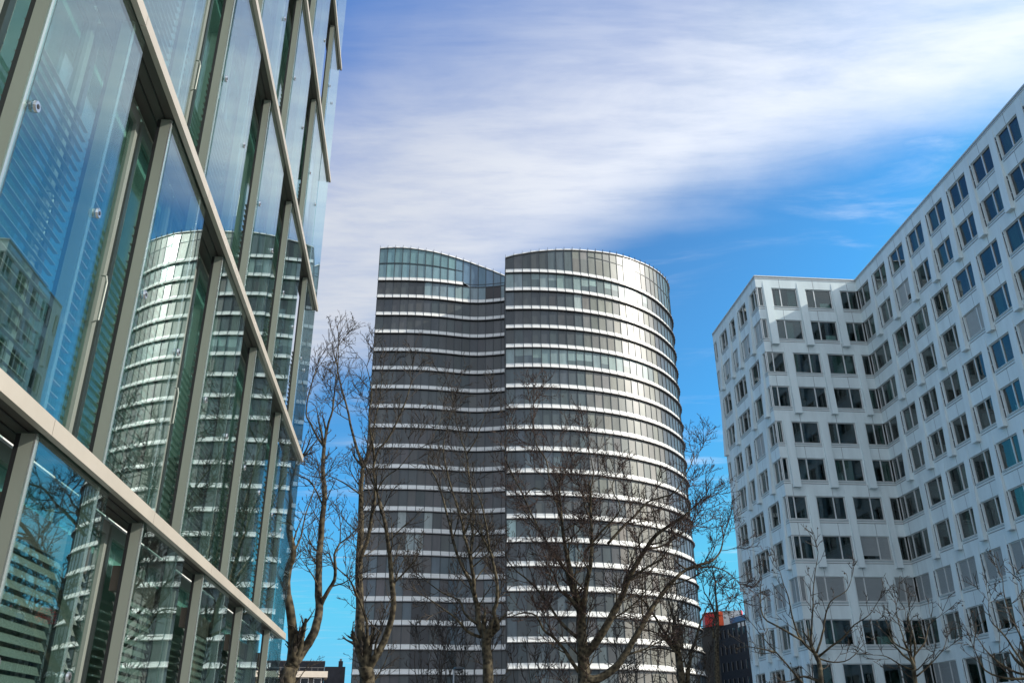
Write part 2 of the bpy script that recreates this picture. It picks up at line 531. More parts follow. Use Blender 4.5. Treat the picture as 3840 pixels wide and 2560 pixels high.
def ribbon(P, NN, i0, i1, z0f, z1f, colf, parent, transom=None, name='window_band'):
    pm, fm = MB(), MB()
    for i in range(i0, i1):
        a, b = P[i], P[i + 1]
        za0, zb0, za1, zb1 = z0f(i), z0f(i + 1), z1f(i), z1f(i + 1)
        n = (b - a).normalized(); n = V((n.y, -n.x, 0))
        tilt = rnd.uniform(-.006, .006)
        sub = colf(i)
        if sub is None:
            continue
        if not isinstance(sub, list):
            sub = [(0, 1, sub)]
        for s0, s1, c in sub:
            pm.face([a + V((0, 0, za0 + (za1 - za0) * s0)) + n * tilt, b + V((0, 0, zb0 + (zb1 - zb0) * s0)),
                     b + V((0, 0, zb0 + (zb1 - zb0) * s1)), a + V((0, 0, za0 + (za1 - za0) * s1)) + n * tilt], 'panes', c)
        if transom:
            for tr in transom:
                q0 = a + V((0, 0, za0 + (za1 - za0) * tr)); q1 = b + V((0, 0, zb0 + (zb1 - zb0) * tr))
                fm.box(q0 - n * .05, q1 - q0, n * 0.11, V((0, 0, 0.12)), 'mull')
        q0, q1 = a + V((0, 0, za0)), b + V((0, 0, zb0))
        fm.box(q0 - n * .04, q1 - q0, n * 0.075, V((0, 0, 0.06)), 'alu')
    for i in range(i0, i1 + 1):
        n = NN[i]; t = V((-n.y, n.x, 0))
        fm.box(P[i] - t * 0.05 - n * 0.05 + V((0, 0, z0f(i) - 0.02)), t * 0.10, n * 0.14, V((0, 0, z1f(i) - z0f(i) + 0.02)), 'mull')
    o = pm.build(name, parent, TB, tint=True)
    fm.build('frame', o, TB)
    return o


def ledge(P, NN, i0, i1, z, parent):
    m = MB()
    for i in range(i0, i1):
        a, b, na, nb = P[i], P[i + 1], NN[i], NN[i + 1]
        t = (b - a).normalized()
        pr = PROF
        for (o0, h0), (o1, h1) in zip(pr[:-1], pr[1:]):
            m.face([a + na * o1 + V((0, 0, z + h1)), b + nb * o1 + V((0, 0, z + h1)), b + nb * o0 + V((0, 0, z + h0)), a + na * o0 + V((0, 0, z + h0))], 'white')
        o, h = pr[-1]
        A0, B0 = a + na * (o + .02), b + nb * (o + .02)
        m.face([A0 + V((0, 0, z + .10)), B0 + V((0, 0, z + .10)), B0 + V((0, 0, z + h)), A0 + V((0, 0, z + h))], 'rim')
        m.face([a + na * o + V((0, 0, z + h)), b + nb * o + V((0, 0, z + h)), B0 + V((0, 0, z + h)), A0 + V((0, 0, z + h))][::-1], 'white')
        m.face([a - na * .05 + V((0, 0, z + .0)), b - nb * .05 + V((0, 0, z + .0)), B0 + V((0, 0, z + .10)), A0 + V((0, 0, z + .10))], 'black')
    for i in range(i0, i1 + 1):      # dark joints between the panels
        n = NN[i]; t = V((-n.y, n.x, 0))
        c = P[i]
        pr = [(o + .03, h) for o, h in PROF] + [(0.455, 0.20), (0.455, 0.08)]
        for (o0, h0), (o1, h1) in zip(pr[:-1], pr[1:]):
            m.hexa([c + n * o1 - t * .05 + V((0, 0, z + h1)), c + n * o1 + t * .05 + V((0, 0, z + h1)),
                    c + n * (o1 - .06) + t * .05 + V((0, 0, z + h1 - .01)), c + n * (o1 - .06) - t * .05 + V((0, 0, z + h1 - .01)),
                    c + n * o0 - t * .05 + V((0, 0, z + h0)), c + n * o0 + t * .05 + V((0, 0, z + h0)),
                    c + n * (o0 - .06) + t * .05 + V((0, 0, z + h0 - .01)), c + n * (o0 - .06) - t * .05 + V((0, 0, z + h0 - .01))], 'mull')
    for i, s in ((i0, -1), (i1, 1)):  # end caps
        c, n = P[i], NN[i]
        t = V((-n.y, n.x, 0)) * (s * .0)
        pts = [c + n * o + V((0, 0, z + h)) for o, h in PROF] + [c + n * .42 + V((0, 0, z + .10)), c - n * .05 + V((0, 0, z))]
        m.face(pts if s < 0 else pts[::-1], 'white')
    m.build('ledge', parent, TB)


def grey_pane(shade):
    return jig(lerp(GRAY, (0.062, 0.066, 0.064), rnd.random()), 0.30 + shade)


def rcol(k):
    teal_rows = (2, -2)
    lit = rnd.random
    base = rnd.uniform(.85, 1.15)
    def f(i):
        if k in teal_rows and i < 19:
            c = jig((0.20, 0.27, 0.26), .12)
            r = lit()
            if r < 0.45:
                s = rnd.uniform(.3, .6)
                return [(0, s, jig((0.085, 0.12, 0.125), .15)), (s, 1, c)]
            if r < .55:
                return [(0, 1, jig((0.10, 0.14, 0.145)))]
            return c
        if k == 1 and i == 8:
            return (0.30, 0.36, 0.34)
        if k == -10 and i == 0:
            return (0.30, 0.42, 0.40)
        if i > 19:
            return jig(lerp((0.060, 0.070, 0.075), (0.05, 0.075, 0.10), min(1, (i - 19) / 8)), .15)  # end of the sun sheen and bluish sky reflection painted into the tone
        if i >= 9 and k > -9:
            return jig(lerp((0.19, 0.19, 0.16), (0.13, 0.14, 0.13), lit()), .16)  # khaki of lowered blinds, also painted lighter for the sun sheen
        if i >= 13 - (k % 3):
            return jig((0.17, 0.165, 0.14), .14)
        if k < -6 and lit() < .16:
            return jig((0.10, 0.13, 0.14), .2)
        c = grey_pane(0)
        if k in (-4, -5, -3) or lit() < .2:
            c = jig((0.065, 0.085, 0.090), .18)
        return tuple(x * base for x in c)
    return f


def lcol(k):
    base = rnd.uniform(.85, 1.12)
    def f(i):
        r = rnd.random()
        if k == 3:
            if i < 6:
                return grey_pane(0)
            if i in (14, 15):
                return (0.004, 0.004, 0.005)
            return jig((0.15, 0.22, 0.25), .12) if i % 2 else [(0, 1, jig((0.19, 0.26, 0.28), .1))]
        if k in (-9,) and i in (4, 7):
            return (0.26, 0.30, 0.29)
        if k == -10 and i in (5, 6):
            return jig((0.24, 0.30, 0.29), .1)
        if k < -11 and i in (6, 7) and k > -17:
            return (0.012, 0.012, 0.014)
        if k in (-11, -12, -13, -14) and r < .45:
            return jig((0.075, 0.105, 0.125), .2)
        c = grey_pane(0)
        if k < -4 and r > .5:
            c = jig((0.070, 0.068, 0.066), .2)
        return tuple(x * base for x in c)
    return f


RZ = [82.58, 83.04, 83.31, 83.62, 83.88, 84.09, 84.31, 84.5, 84.7, 84.86, 84.99, 85.15, 85.31, 85.48, 85.65, 85.77, 85.9, 86.0, 86.13, 86.3, 86.47, 86.66, 86.83, 87.05, 87.2, 87.3]
LZ = [90.35, 90.48, 90.53, 90.5, 90.4, 90.21, 90.04, 89.87, 89.61, 89.34, 89.07, 88.73, 88.35, 87.76, 87.08, 86.29, 85.42]


def roofR(i):
    return RZ[i] - .1 if i < len(RZ) else RZ[-1] - .1


def roofL(i):
    return LZ[i] - .1 if i < len(LZ) else LZ[-1] - .1 - .9 * (i - len(LZ) + 1)


nR, nLc = len(RC) - 1, len(LC) - 1
for k in range(-17, 4):
    ledge(RC, RN, 0, nR, ZT(k), tw)
    if k < 3:
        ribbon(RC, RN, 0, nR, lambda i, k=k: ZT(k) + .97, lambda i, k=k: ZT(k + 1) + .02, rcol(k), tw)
for k in range(-17, 5):
    ledge(LC, LN, 0, nLc if k < 4 else 11, ZT(k), tw)
    if k < 4:
        ribbon(LC, LN, 0, nLc, lambda i, k=k: ZT(k) + .97, lambda i, k=k: ZT(k + 1) + (.02 if i <= 11 or k < 3 else -0.1), lcol(k), tw)
# crown storeys
def rtop(i):
    if i < 5:
        return grey_pane(0)
    if i < 8:
        return jig((0.08, 0.11, 0.115), .1)
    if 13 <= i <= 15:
        return jig((0.26, 0.26, 0.23), .08)  # brightest columns, sun glint painted into the pane colour
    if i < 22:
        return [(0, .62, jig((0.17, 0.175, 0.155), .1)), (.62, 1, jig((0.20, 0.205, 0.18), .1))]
    return jig((0.08, 0.11, 0.12), .15)
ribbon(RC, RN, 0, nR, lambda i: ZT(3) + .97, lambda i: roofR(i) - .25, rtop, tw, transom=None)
tm = MB()
for i in range(10, nR):
    a, b = RC[i] + RN[i] * .03 + V((0, 0, 83.6 - .02 * i)), RC[i + 1] + RN[i + 1] * .03 + V((0, 0, 83.58 - .02 * i))
    tm.box(a - RN[i] * .05, b - a, RN[i] * .1, V((0, 0, .12)), 'mull')
tm.build('transom', tw, TB)
ltop = lambda i: [(0, .44, jig((0.16, 0.27, 0.29), .14)), (.46, 1, jig((0.14, 0.25, 0.27), .14))] if i < 10 else jig((0.10, 0.18, 0.24), .14)  # lighter teal painted in for sky showing through the crown glass
ribbon(LC, LN, 0, nLc, lambda i: ZT(4) + (.97 if i <= 11 else -.05), lambda i: roofL(i) - .2, ltop, tw)
tm = MB()
for i in range(0, 11):
    za, zb = ZT(4) + .97 + .47 * (roofL(i) - ZT(4) - 1.1), ZT(4) + .97 + .47 * (roofL(i + 1) - ZT(4) - 1.1)
    tm.box(LC[i] - LN[i] * .03 + V((0, 0, za)), LC[i + 1] - LC[i] + V((0, 0, zb - za)), LN[i] * .1, V((0, 0, .13)), 'mull')
tm.build('transom', tw, TB)
tm = MB()
for i in range(11, nLc):
    tm.box(LC[i] - LN[i] * .03 + V((0, 0, ZT(4) + .55)), LC[i + 1] - LC[i], LN[i] * .09, V((0, 0, .1)), 'mull')
    tm.box(LC[i] - LN[i] * .03 + V((0, 0, ZT(4) - .12)), LC[i + 1] - LC[i], LN[i] * .12, V((0, 0, .2)), 'mull')
tm.build('transom', tw, TB)
# roof copings with mullion tips
for P, NN, rf, cnt in ((RC, RN, roofR, nR), (LC, LN, roofL, nLc)):
    m = MB()
    for i in range(cnt):
        a, b = P[i], P[i + 1]
        za, zb = rf(i), rf(i + 1)
        n0, n1 = NN[i], NN[i + 1]
        m.hexa([a - n0 * .1 + V((0, 0, za - .2)), b - n1 * .1 + V((0, 0, zb - .2)), b + n1 * .22 + V((0, 0, zb - .2)), a + n0 * .22 + V((0, 0, za - .2)),
                a - n0 * .5 + V((0, 0, za + .22)), b - n1 * .5 + V((0, 0, zb + .22)), b + n1 * .12 + V((0, 0, zb + .02)), a + n0 * .12 + V((0, 0, za + .02))], 'white')
        m.box(a + n0 * .10 + V((0, 0, za - .30)), b - a + V((0, 0, zb - za)), n0 * .14, V((0, 0, .09)), 'rim')
        m.box(a + n0 * .15 + V((0, 0, za - .25)), V((0.05, 0.02, 0)), n0 * .12, V((0, 0, .62)), 'mull')
    m.build('coping', tw, TB)
# bodies closing the volumes (roof decks, return wall at the seam, back)
m = MB()
back = RC[-1]
sL = LC[-1]
ring = [RC[0] + V((0.15, .1, 0))]
# return wall of the front half at the seam
m.face([RC[0] + V((0, 0, 0)), RC[0] + V((0, 0, roofR(0) - .1)), V((RC[0].x - .5, RC[0].y + 16, roofR(0) - .1)), V((RC[0].x - .5, RC[0].y + 16, 0))], 'darkside')
m.build('return_wall', tw, TB)
m = MB()
top = [q + V((0, 0, roofR(i) - .3)) for i, q in enumerate(RC)] + [V((RC[0].x - .5, RC[-1].y, 82)), V((RC[0].x - .5, RC[0].y + 16, 82))]
cen = V((12, 155, 83.5))
for a, b in zip(top, top[1:] + top[:1]):
    m.face([a, b, cen], 'roof')
bl = [V((LC[0].x, LC[0].y, 0)), V((LC[0].x + 1.5, LC[0].y + 22, 0)), V((RC[-1].x, RC[-1].y + 1, 0)), V((RC[-1].x, RC[-1].y, 0))]
topL = [q + V((0, 0, roofL(i) - .25)) for i, q in enumerate(LC)] + [V((LC[-1].x, bl[1].y, 84.6)), V((bl[1].x, bl[1].y, 89.8))]
cen = V((-14, 158, 86.8))
for a, b in zip(topL, topL[1:] + topL[:1]):
    m.face([a, b, cen], 'roof')
m.build('roof', tw, TB)
m = MB()
m.face([bl[0], bl[0] + V((0, 0, roofL(0) - .25)), bl[1] + V((0, 0, roofL(0) - .3)), bl[1]][::-1], 'mull')
m.face([bl[1], bl[1] + V((0, 0, 89.8)), V((LC[-1].x, bl[1].y, 84.6)), V((LC[-1].x, bl[1].y, 0))][::-1], 'mull')
m.face([V((RC[-1].x, RC[-1].y, 0)), V((RC[-1].x, RC[-1].y, 84)), V((RC[0].x, RC[-1].y, 82)), V((RC[0].x, RC[-1].y, 0))][::-1], 'mull')
m.build('rear_wall', tw, TB)
# ground storey
for P, cnt in ((RC, nR), (LC, nLc)):
    m = MB()
    for i in range(cnt):
        m.face([P[i], P[i + 1], P[i + 1] + V((0, 0, 3.9)), P[i] + V((0, 0, 3.9))], 'panes', (0.03, 0.035, 0.035))
    m.build('entrance_glazing', tw, TB, tint=True)

# ================================================================== white office building (right)
WC = V((23.955, 74.230, 0))
HS, HA, HB = 84.19, -3.73, -5.73
eS = heading(HS)
IP = WC + eS * 10.344
eA = -heading(HA)                      # along the long wing, towards the camera
eB = heading(HB)                       # along the left flank, away from the camera


def nrm(e, toward):
    n = V((e.y, -e.x, 0))
    return n if n.dot(toward) > 0 else -n


nS, nA, nB = nrm(eS, V((0, -1, 0))), nrm(eA, V((-1, 0, 0))), nrm(eB, V((-1, 0, 0)))
wb_ = empty('white_office_building', WC, 'white clad office block with staggered windows and slanted pilasters', 'office building')
ROWH, NROW = 3.465, 12
ZTOP, ZBOT, ROOF = 41.89, 39.85, 43.15
# per facade: windows (start, end, mullions) and pilasters, for storey pairs of type 0 and 1
LS, LA, LBk = 10.344, 33.5, 13.47
FAC = {
    'S': dict(P=WC, e=eS, n=nS, L=LS,
              w0=[(0.0, .64, []), (1.54, 4.12, [2.42]), (4.98, 7.62, [5.87]), (8.55, 10.344, [9.38])],
              p0=[(.74, 1.44), (4.2, 4.88), (7.74, 8.44)],
              w1=[(0.0, 1.86, [.72]), (2.72, 5.38, [4.33]), (6.1, 8.79, [7.72]), (9.52, 10.344, [])],
              p1=[(1.96, 2.62), (5.47, 6.02), (8.88, 9.44)]),
    'A': dict(P=IP, e=eA, n=nA, L=LA,
              w0=[(0.0, 2.45, [.9])] + [(3.42 + 3.45 * k, 5.95 + 3.45 * k, [4.72 + 3.45 * k]) for k in range(8)],
              p0=[(2.55 + 3.45 * k, 3.25 + 3.45 * k) for k in range(9)],
              w1=[(0.0, 3.75, [.86, 2.62])] + [(1.38 + 3.45 * k, 3.94 + 3.45 * k, [3.05 + 3.45 * k]) for k in range(1, 9)],
              p1=[(4.03 + 3.45 * k, 4.70 + 3.45 * k) for k in range(8)]),
    'B': dict(P=WC, e=eB, n=nB, L=LBk,
              w0=[(0.0, 1.9, [.95]), (3.15, 5.3, [4.2]), (6.6, 7.85, []), (9.1, 11.15, [10.1]), (12.5, 13.2, [])],
              p0=[(2.1, 2.75), (5.5, 6.1), (8.05, 8.6), (11.4, 12.0)],
              w1=[(0.0, .75, []), (1.75, 4.1, [2.5]), (5.55, 8.72, [6.6, 7.9]), (10.15, 12.35, [11.4])],
              p1=[(.92, 1.56), (4.35, 5.0), (9.0, 9.6), (12.6, 13.2)]),
}
REC = 0.16


def proj(p):
    q = p - V((0, 0, EYE))
    w = q.dot(_f)
    if w < .5:
        return None
    return 1920 + FPX * q.dot(CX) / w, 1280 - FPX * q.dot(CU) / w


wins = []
for key, F in FAC.items():
    P, e, n, L = F['P'], F['e'], F['n'], F['L']
    m = MB()
    zprev = ROOF - 0.02
    Z = lambda z: V((0, 0, z))
    for r in range(NROW):
        ty = (r // 2) % 2
        ws = F['w%d' % ty]
        zt, zb = ZTOP - ROWH * r, ZBOT - ROWH * r
        m.face([P + Z(zt), P + e * L + Z(zt), P + e * L + Z(zprev), P + Z(zprev)], 'wall')
        xs = 0.0
        for (a, b, mu) in ws + [(L, L, None)]:
            if a > xs + 1e-4:
                m.face([P + e * xs + Z(zb), P + e * a + Z(zb), P + e * a + Z(zt), P + e * xs + Z(zt)], 'wall')
            if mu is not None:
                for s in (a, b):
                    if 0.01 < s < L - .01:
                        m.face([P + e * s + Z(zb), P + e * s - n * REC + Z(zb), P + e * s - n * REC + Z(zt), P + e * s + Z(zt)], 'wall')
                m.face([P + e * a + Z(zt), P + e * b + Z(zt), P + e * b - n * REC + Z(zt), P + e * a - n * REC + Z(zt)], 'wall')
                m.face([P + e * a + Z(zb), P + e * b + Z(zb), P + e * b - n * REC + Z(zb), P + e * a - n * REC + Z(zb)], 'wall')
                c = P + e * ((a + b) / 2) + Z((zt + zb) / 2)
                pp = proj(c)
                area = 0
                if pp and -60 < pp[0] < 3900 and -60 < pp[1] < 2620:
                    q = [proj(P + e * s + Z(z)) for s, z in ((a, zb), (b, zb), (b, zt), (a, zt))]
                    if all(q):
                        area = abs(sum(q[i][0] * q[(i + 1) % 4][1] - q[(i + 1) % 4][0] * q[i][1] for i in range(4))) / 2
                wins.append((area, key, r, a, b, mu))
            xs = b
        zprev = zb
    m.face([P + Z(0), P + e * L + Z(0), P + e * L + Z(zprev), P + Z(zprev)], 'wall')
    # fine cladding joints
    for r in range(NROW + 1):
        ty = (min(r, NROW - 1) // 2) % 2
        zt, zb = (ZTOP - ROWH * r) , (ZBOT - ROWH * (r - 1))
        if r == 0:
            zb = ROOF - .1
        if r == NROW:
            zt = 0
        for (a, b, mu) in F['w%d' % ty]:
            x = mu[0] if mu else None
            if x:
                m.box(P + e * (x - .016) + n * .0 + Z(zt + .02), e * .032, n * .004, V((0, 0, zb - zt - .36 if r else zb - zt - .04)), 'seam')
    m.build('facade_wall', wb_, WC)
    # coping
    m = MB()
    m.box(P + Z(ROOF - .05) - n * .35, e * L, n * .40, V((0, 0, .10)), 'alu')
    m.box(P + Z(ROOF - .16) - n * .1, e * L, n * .115, V((0, 0, .05)), 'seam')
    m.box(P + Z(ROOF - .27) - n * .1, e * L, n * .145, V((0, 0, .06)), 'alu')
    m.build('roof_coping', wb_, WC)
    # slanted pilasters, two storeys tall, flush at the top and proud at the foot
    for r2 in range(NROW // 2):
        ty = r2 % 2
        zt, zb = 42.60 - 2 * ROWH * r2, 35.69 - 2 * ROWH * r2
        zb = max(zb, .3)
        for (a, b) in F['p%d' % ty]:
            if b > L - .02:
                continue
            q = MB()
            A0, B0 = P + e * a, P + e * b
            q.hexa([A0 + Z(zb), B0 + Z(zb), B0 + n * .34 + Z(zb), A0 + n * .34 + Z(zb),
                    A0 + Z(zt), B0 + Z(zt), B0 + n * .012 + Z(zt), A0 + n * .012 + Z(zt)], 'wall')
            q.build('pilaster', wb_, WC)

wins.sort(key=lambda w: -w[0])
restw = MB()
rw = random.Random(5)
for idx, (area, key, r, a, b, mu) in enumerate(wins):
    F = FAC[key]
    P, e, n = F['P'], F['e'], F['n']
    zt, zb = ZTOP - ROWH * r, ZBOT - ROWH * r
    own = idx < 100
    fr = MB() if own else restw
    Z = lambda z: V((0, 0, z))
    base = P - n * REC
    L0 = a + (.02 if a > .01 else .0)
    L1 = b - .02
    # casing + mullions
    fr.box(base + e * L0 + n * .0 + Z(zb + .002), e * (L1 - L0), n * .05, V((0, 0, .07)), 'alu')
    fr.box(base + e * L0 + n * .0 + Z(zt - .072), e * (L1 - L0), n * .05, V((0, 0, .07)), 'alu')
    posts = [(L0, .075), (L1 - .075, .075)] + [(x - .05, .10) for x in mu]
    for x, w in posts:
        fr.box(base + e * x + n * .0 + Z(zb + .073), e * w, n * .07, V((0, 0, zt - zb - .146)), 'alu')
    if key in 'AB' and a > .3:      # dark slot with its two brackets beside the frame
        x = a - .17 if key == 'A' else b + .03
        fr.box(P + e * x + n * .001 + Z(zb - .1), e * .13, n * .004, V((0, 0, zt - zb + .05)), 'darkslot')
        for hz in (.25, .8):
            fr.box(P + e * x + n * .0052 + Z(zb + (zt - zb) * hz), e * .12, n * .03, V((0, 0, .05)), 'alu')
    if own:
        wo = fr.build('window', wb_, WC)
    pm = MB() if own else restw
    xs = sorted([L0 + .075] + [v for x in mu for v in (x - .05, x + .05)] + [L1 - .075])
    panes = [(xs[i], xs[i + 1]) for i in range(0, len(xs), 2)]
    blind_row = (r == 8) or (key == 'B' and r == 1 and a > 1.5) or (key == 'B' and r == 1)
    for x0, x1 in panes:
        pm.box(base + e * x0 - n * .02 + Z(zb + .073), e * (x1 - x0), n * .015, V((0, 0, zt - zb - .146)), 'wpane')
    if own:
        pm.build('pane', wo, WC)
    # sill with its two metal lines
    sm = MB() if own else restw
    sm.box(P + e * (a + .01) - n * .02 + Z(zb - .05), e * (b - a - .02), n * .075, V((0, 0, .045)), 'alu')
    sm.box(P + e * (a + .01) + n * .002 + Z(zb - .16), e * (b - a - .02), n * .006, V((0, 0, .035)), 'seam')
    sm.box(P + e * (a + .01) - n * .02 + Z(zb - .30), e * (b - a - .02), n * .05, V((0, 0, .07)), 'alu')
    sm.box(P + e * (a + .01) + n * .002 + Z(zb - .345), e * (b - a - .02), n * .006, V((0, 0, .03)), 'seam')
    if own:
        sm.build('sill', wo, WC)
    # blinds / curtains / boards
    if blind_row or rw.random() < .035:
        bm = MB() if own else restw
        for x0, x1 in panes:
            z = zt - .09
            zend = zb + (.09 if (r == 8 or rw.random() < .6) else .09 + .9 * rw.random())
            while z > zend:
                bm.box(base + e * (x0 + .004) + n * .012 + Z(z - .055), e * (x1 - x0 - .008), n * .02 + V((0, 0, .048)), n * .003, 'blindw')
                z -= .066
        if own:
            bm.build('blind', wo, WC)
    else:
        dr = rw.random()
        if dr < .6:
            cm = MB() if own else restw
            for x0, x1 in panes:
                if rw.random() < .6:
                    w = (x1 - x0) * rw.uniform(.25, .95)
                    s = x0 if rw.random() < .5 else x1 - w
                    k = max(2, int(w / .14))
                    for t in range(k):
                        cm.box(base + e * (s + w * t / k) - n * (.18 + .05 * (t % 2)) + Z(zb + .05), e * (w / k), n * (.05 if t % 2 else -.05), V((0, 0, zt - zb - .12)), 'curtain')
            if cm.f and own:
                cm.build('curtain', wo, WC)
        if (key, r) in (('S', 0), ('S', 1), ('S', 5), ('A', 0), ('A', 1), ('S', 9), ('A', 5)) and b - a > 2 and rw.random() < .75:
            bd = MB() if own else restw
            x0, x1 = panes[-1] if rw.random() < .7 else panes[0]
            w = (x1 - x0) * rw.uniform(.4, .75)
            bd.box(base + e * (x1 - w - .03) - n * .34 + Z(zb + .05), e * w, n * .04, V((0, 0, rw.uniform(.45, .8))), 'board')
            if own:
                bd.build('white_board', wo, WC)
if restw.f:
    o = restw.build('window', wb_, WC)
    o['kind'] = 'stuff'

# storey decks, inner cores, outer shell
m = MB()
BACK = 15.0
foot = [WC + eB * LBk, WC, IP, IP + eA * LA]
far = [IP + eA * LA - nA * BACK, WC + eB * LBk - nB * 25 + V((2, 0, 0))]
for r in range(NROW + 1):
    z = ZTOP - ROWH * r + .06 if r < NROW else .06
    q = [p_ + V((0, 0, z)) for p_ in ([WC + eB * (LBk - .2) - nB * .25, WC - nB * .25 - nS * .25, IP - nS * .25 - nA * .25, IP + eA * (LA - .2) - nA * .25] + far)]
    up = [x + V((0, 0, .5)) for x in q]
    m.face(q, 'wceil')
    m.face(up, 'woff')
m.build('floor_deck', wb_, WC)
m = MB()
dpt = 5.0
c0, c1, c2, c3 = WC + eB * LBk - nB * dpt, WC - nB * dpt - nS * dpt, IP - nS * dpt - nA * dpt, IP + eA * LA - nA * dpt
for a_, b_ in ((c0, c1), (c1, c2), (c2, c3)):
    m.face([a_, b_, b_ + V((0, 0, ROOF - .6)), a_ + V((0, 0, ROOF - .6))], 'woff')
for key, F in FAC.items():       # partition walls between rooms
    x = 3.45 if key != 'B' else 4.5
    while x < F['L'] - 1:
        m.box(F['P'] + F['e'] * (x - 1.05) - F['n'] * .3, F['e'] * .12, -F['n'] * (dpt - .35), V((0, 0, ROOF - .7)), 'woff')
        x += 3.45
m.build('partition', wb_, WC)
m = MB()
q = [p_ + V((0, 0, ROOF - .12)) for p_ in foot + far]
m.face(q, 'roof')
for a_, b_ in ((foot[3], far[0]), (far[0], far[1]), (far[1], foot[0])):
    m.face([a_, b_, b_ + V((0, 0, ROOF - .02)), a_ + V((0, 0, ROOF - .02))], 'wall')
m.build('outer_wall', wb_, WC)

# ================================================================== dark office building with roof sign
DM = at(2687, 2351, 185); DM.z = 0
DR = at(2868, 2310, 168); DR.z = 0
DL = at(2560, 2349, 186); DL.z = 0
zD = at(2687, 2351, 185).z
DB = DM.copy()
db = empty('dark_office_building', DB, 'dark grey office block with rows of slim windows behind the white block', 'office building')
e1 = (DR - DM)
e1n = e1.normalized()
DR2 = DM + e1n * (e1.length + 14)
nD = nrm(e1n, V((-1, 0, 0)))
m = MB()
bk = -nD * 14
m.box(DM, DR2 - DM, bk, V((0, 0, zD)), 'darkb')
m.build('wall', db, DB)
m = MB()
e2 = (DL - DM).normalized()
m.box(DM + e2 * .02, e2 * 12, V((-e2.y, e2.x, 0)) * (10 if V((-e2.y, e2.x, 0)).y > 0 else -10), V((0, 0, zD + .1)), 'darkside')
m.build('stair_tower', db, DB)
wn = 0
for r in range(6):
    zz = zD - 2.4 - r * 3.0
    if zz < .3:
        break
    x = 1.2
    while x < e1.length + 13:
        m = MB()
        m.box(DM + e1n * x + nD * .0 + V((0, 0, zz)), e1n * .55, nD * .03, V((0, 0, 1.5)), 'darkwin')
        m.box(DM + e1n * (x - .12) + nD * .0 + V((0, 0, zz - .05)), e1n * .10, nD * .12, V((0, 0, 1.6)), 'rim')
        if wn < 98:
            m.build('window', db, DB)
        wn += 1
        x += 1.9
m = MB()
m.box(DM + e1n * 6 + nD * .0 + V((0, 0, zD)), DR2 - DM - e1n * 6, -nD * 6, V((0, 0, 1.0)), 'bluep')
m.build('roof_parapet', db, DB)
m = MB()
x = 9
while x < e1.length + 12:
    m.box(DM + e1n * x + nD * .01 + V((0, 0, zD - 1.0)), e1n * .9, nD * .03, V((0, 0, .75)), 'signw')
    x += 1.5
m.build('vent_strip', db, DB)
m = MB()
for q in range(9):
    m.box(DM + e2 * (.3 + q * .5) + V((0, 0, zD + .12)), e2 * .06, e1n * .06, V((0, 0, .9)), 'signw')
m.box(DM + e2 * .2 + V((0, 0, zD + .95)), e2 * 4.2, e1n * .05, V((0, 0, .06)), 'signw')
m.build('roof_railing', db, DB)

# sign on the roof
d_s = 183
sM, sL2, sR = at(2709, 2290, d_s), at(2640, 2290, d_s + 1.6), at(2777, 2287, d_s - .6)
zT, zB_ = sM.z, zD + .15
for q in (sM, sL2, sR):
    q.z = zB_
SG = sM.copy()
sg = empty('roof_sign', SG, 'red and white box sign standing on the dark block roof', 'sign')
H = zT - zB_
for nm, p0, p1, mat in (('red_side', sL2, at(2687, 2290, d_s - .2), 'red'),):
    p1.z = zB_
    m = MB(); m.box(p0, p1 - p0, V((0, 2.5, 0)), V((0, 0, H)), 'red'); m.build('red_side', sg, SG)
p1 = at(2687, 2290, d_s - .2); p1.z = zB_
sgdir = (sR - p1).normalized()
sgn = nrm(sgdir, V((0, -1, 0)))
m = MB(); m.box(p1 + sgdir * .01, sM - p1, -sgn * 2.5, V((0, 0, H)), 'red_lit'); m.build('lit_red_side', sg, SG)
m = MB(); m.box(sM + sgdir * .03, sR - sM, -sgn * 2.5, V((0, 0, H)), 'signw')
m.build('white_side', sg, SG)
wlen = (sR - sM).length
m = MB()
m.box(sR + sgdir * .035, sgdir * .14, -sgn * 2.4, V((0, 0, H + .02)), 'red')
m.build('red_edge', sg, SG)


def text_obj(txt, size, loc, xdir, ndir, parent, org, name='lettering'):
    cu = bpy.data.curves.new(name, 'FONT')
    cu.body = txt
    cu.size = size
    cu.extrude = 0.02
    cu.offset = 0.012
    cu.space_character = 0.98
    cu.materials.append(M['ink'])
    o = bpy.data.objects.new(name, cu)
    COL.objects.link(o)
    up = V((0, 0, 1))
    mt = Matrix(((xdir.x, up.x, ndir.x, 0), (xdir.y, up.y, ndir.y, 0), (xdir.z, up.z, ndir.z, 0), (0, 0, 0, 1)))
    o.parent = parent
    o.matrix_local = Matrix.Translation(loc - org) @ mt
    bpy.context.view_layer.update()
    return o


def to_mesh(o):
    dg = bpy.context.evaluated_depsgraph_get()
    me = bpy.data.meshes.new_from_object(o.evaluated_get(dg))
    n = bpy.data.objects.new('lettering', me)
    COL.objects.link(n)
    n.parent = o.parent
    n.matrix_local = o.matrix_local.copy()
    bpy.data.objects.remove(o)
    return n


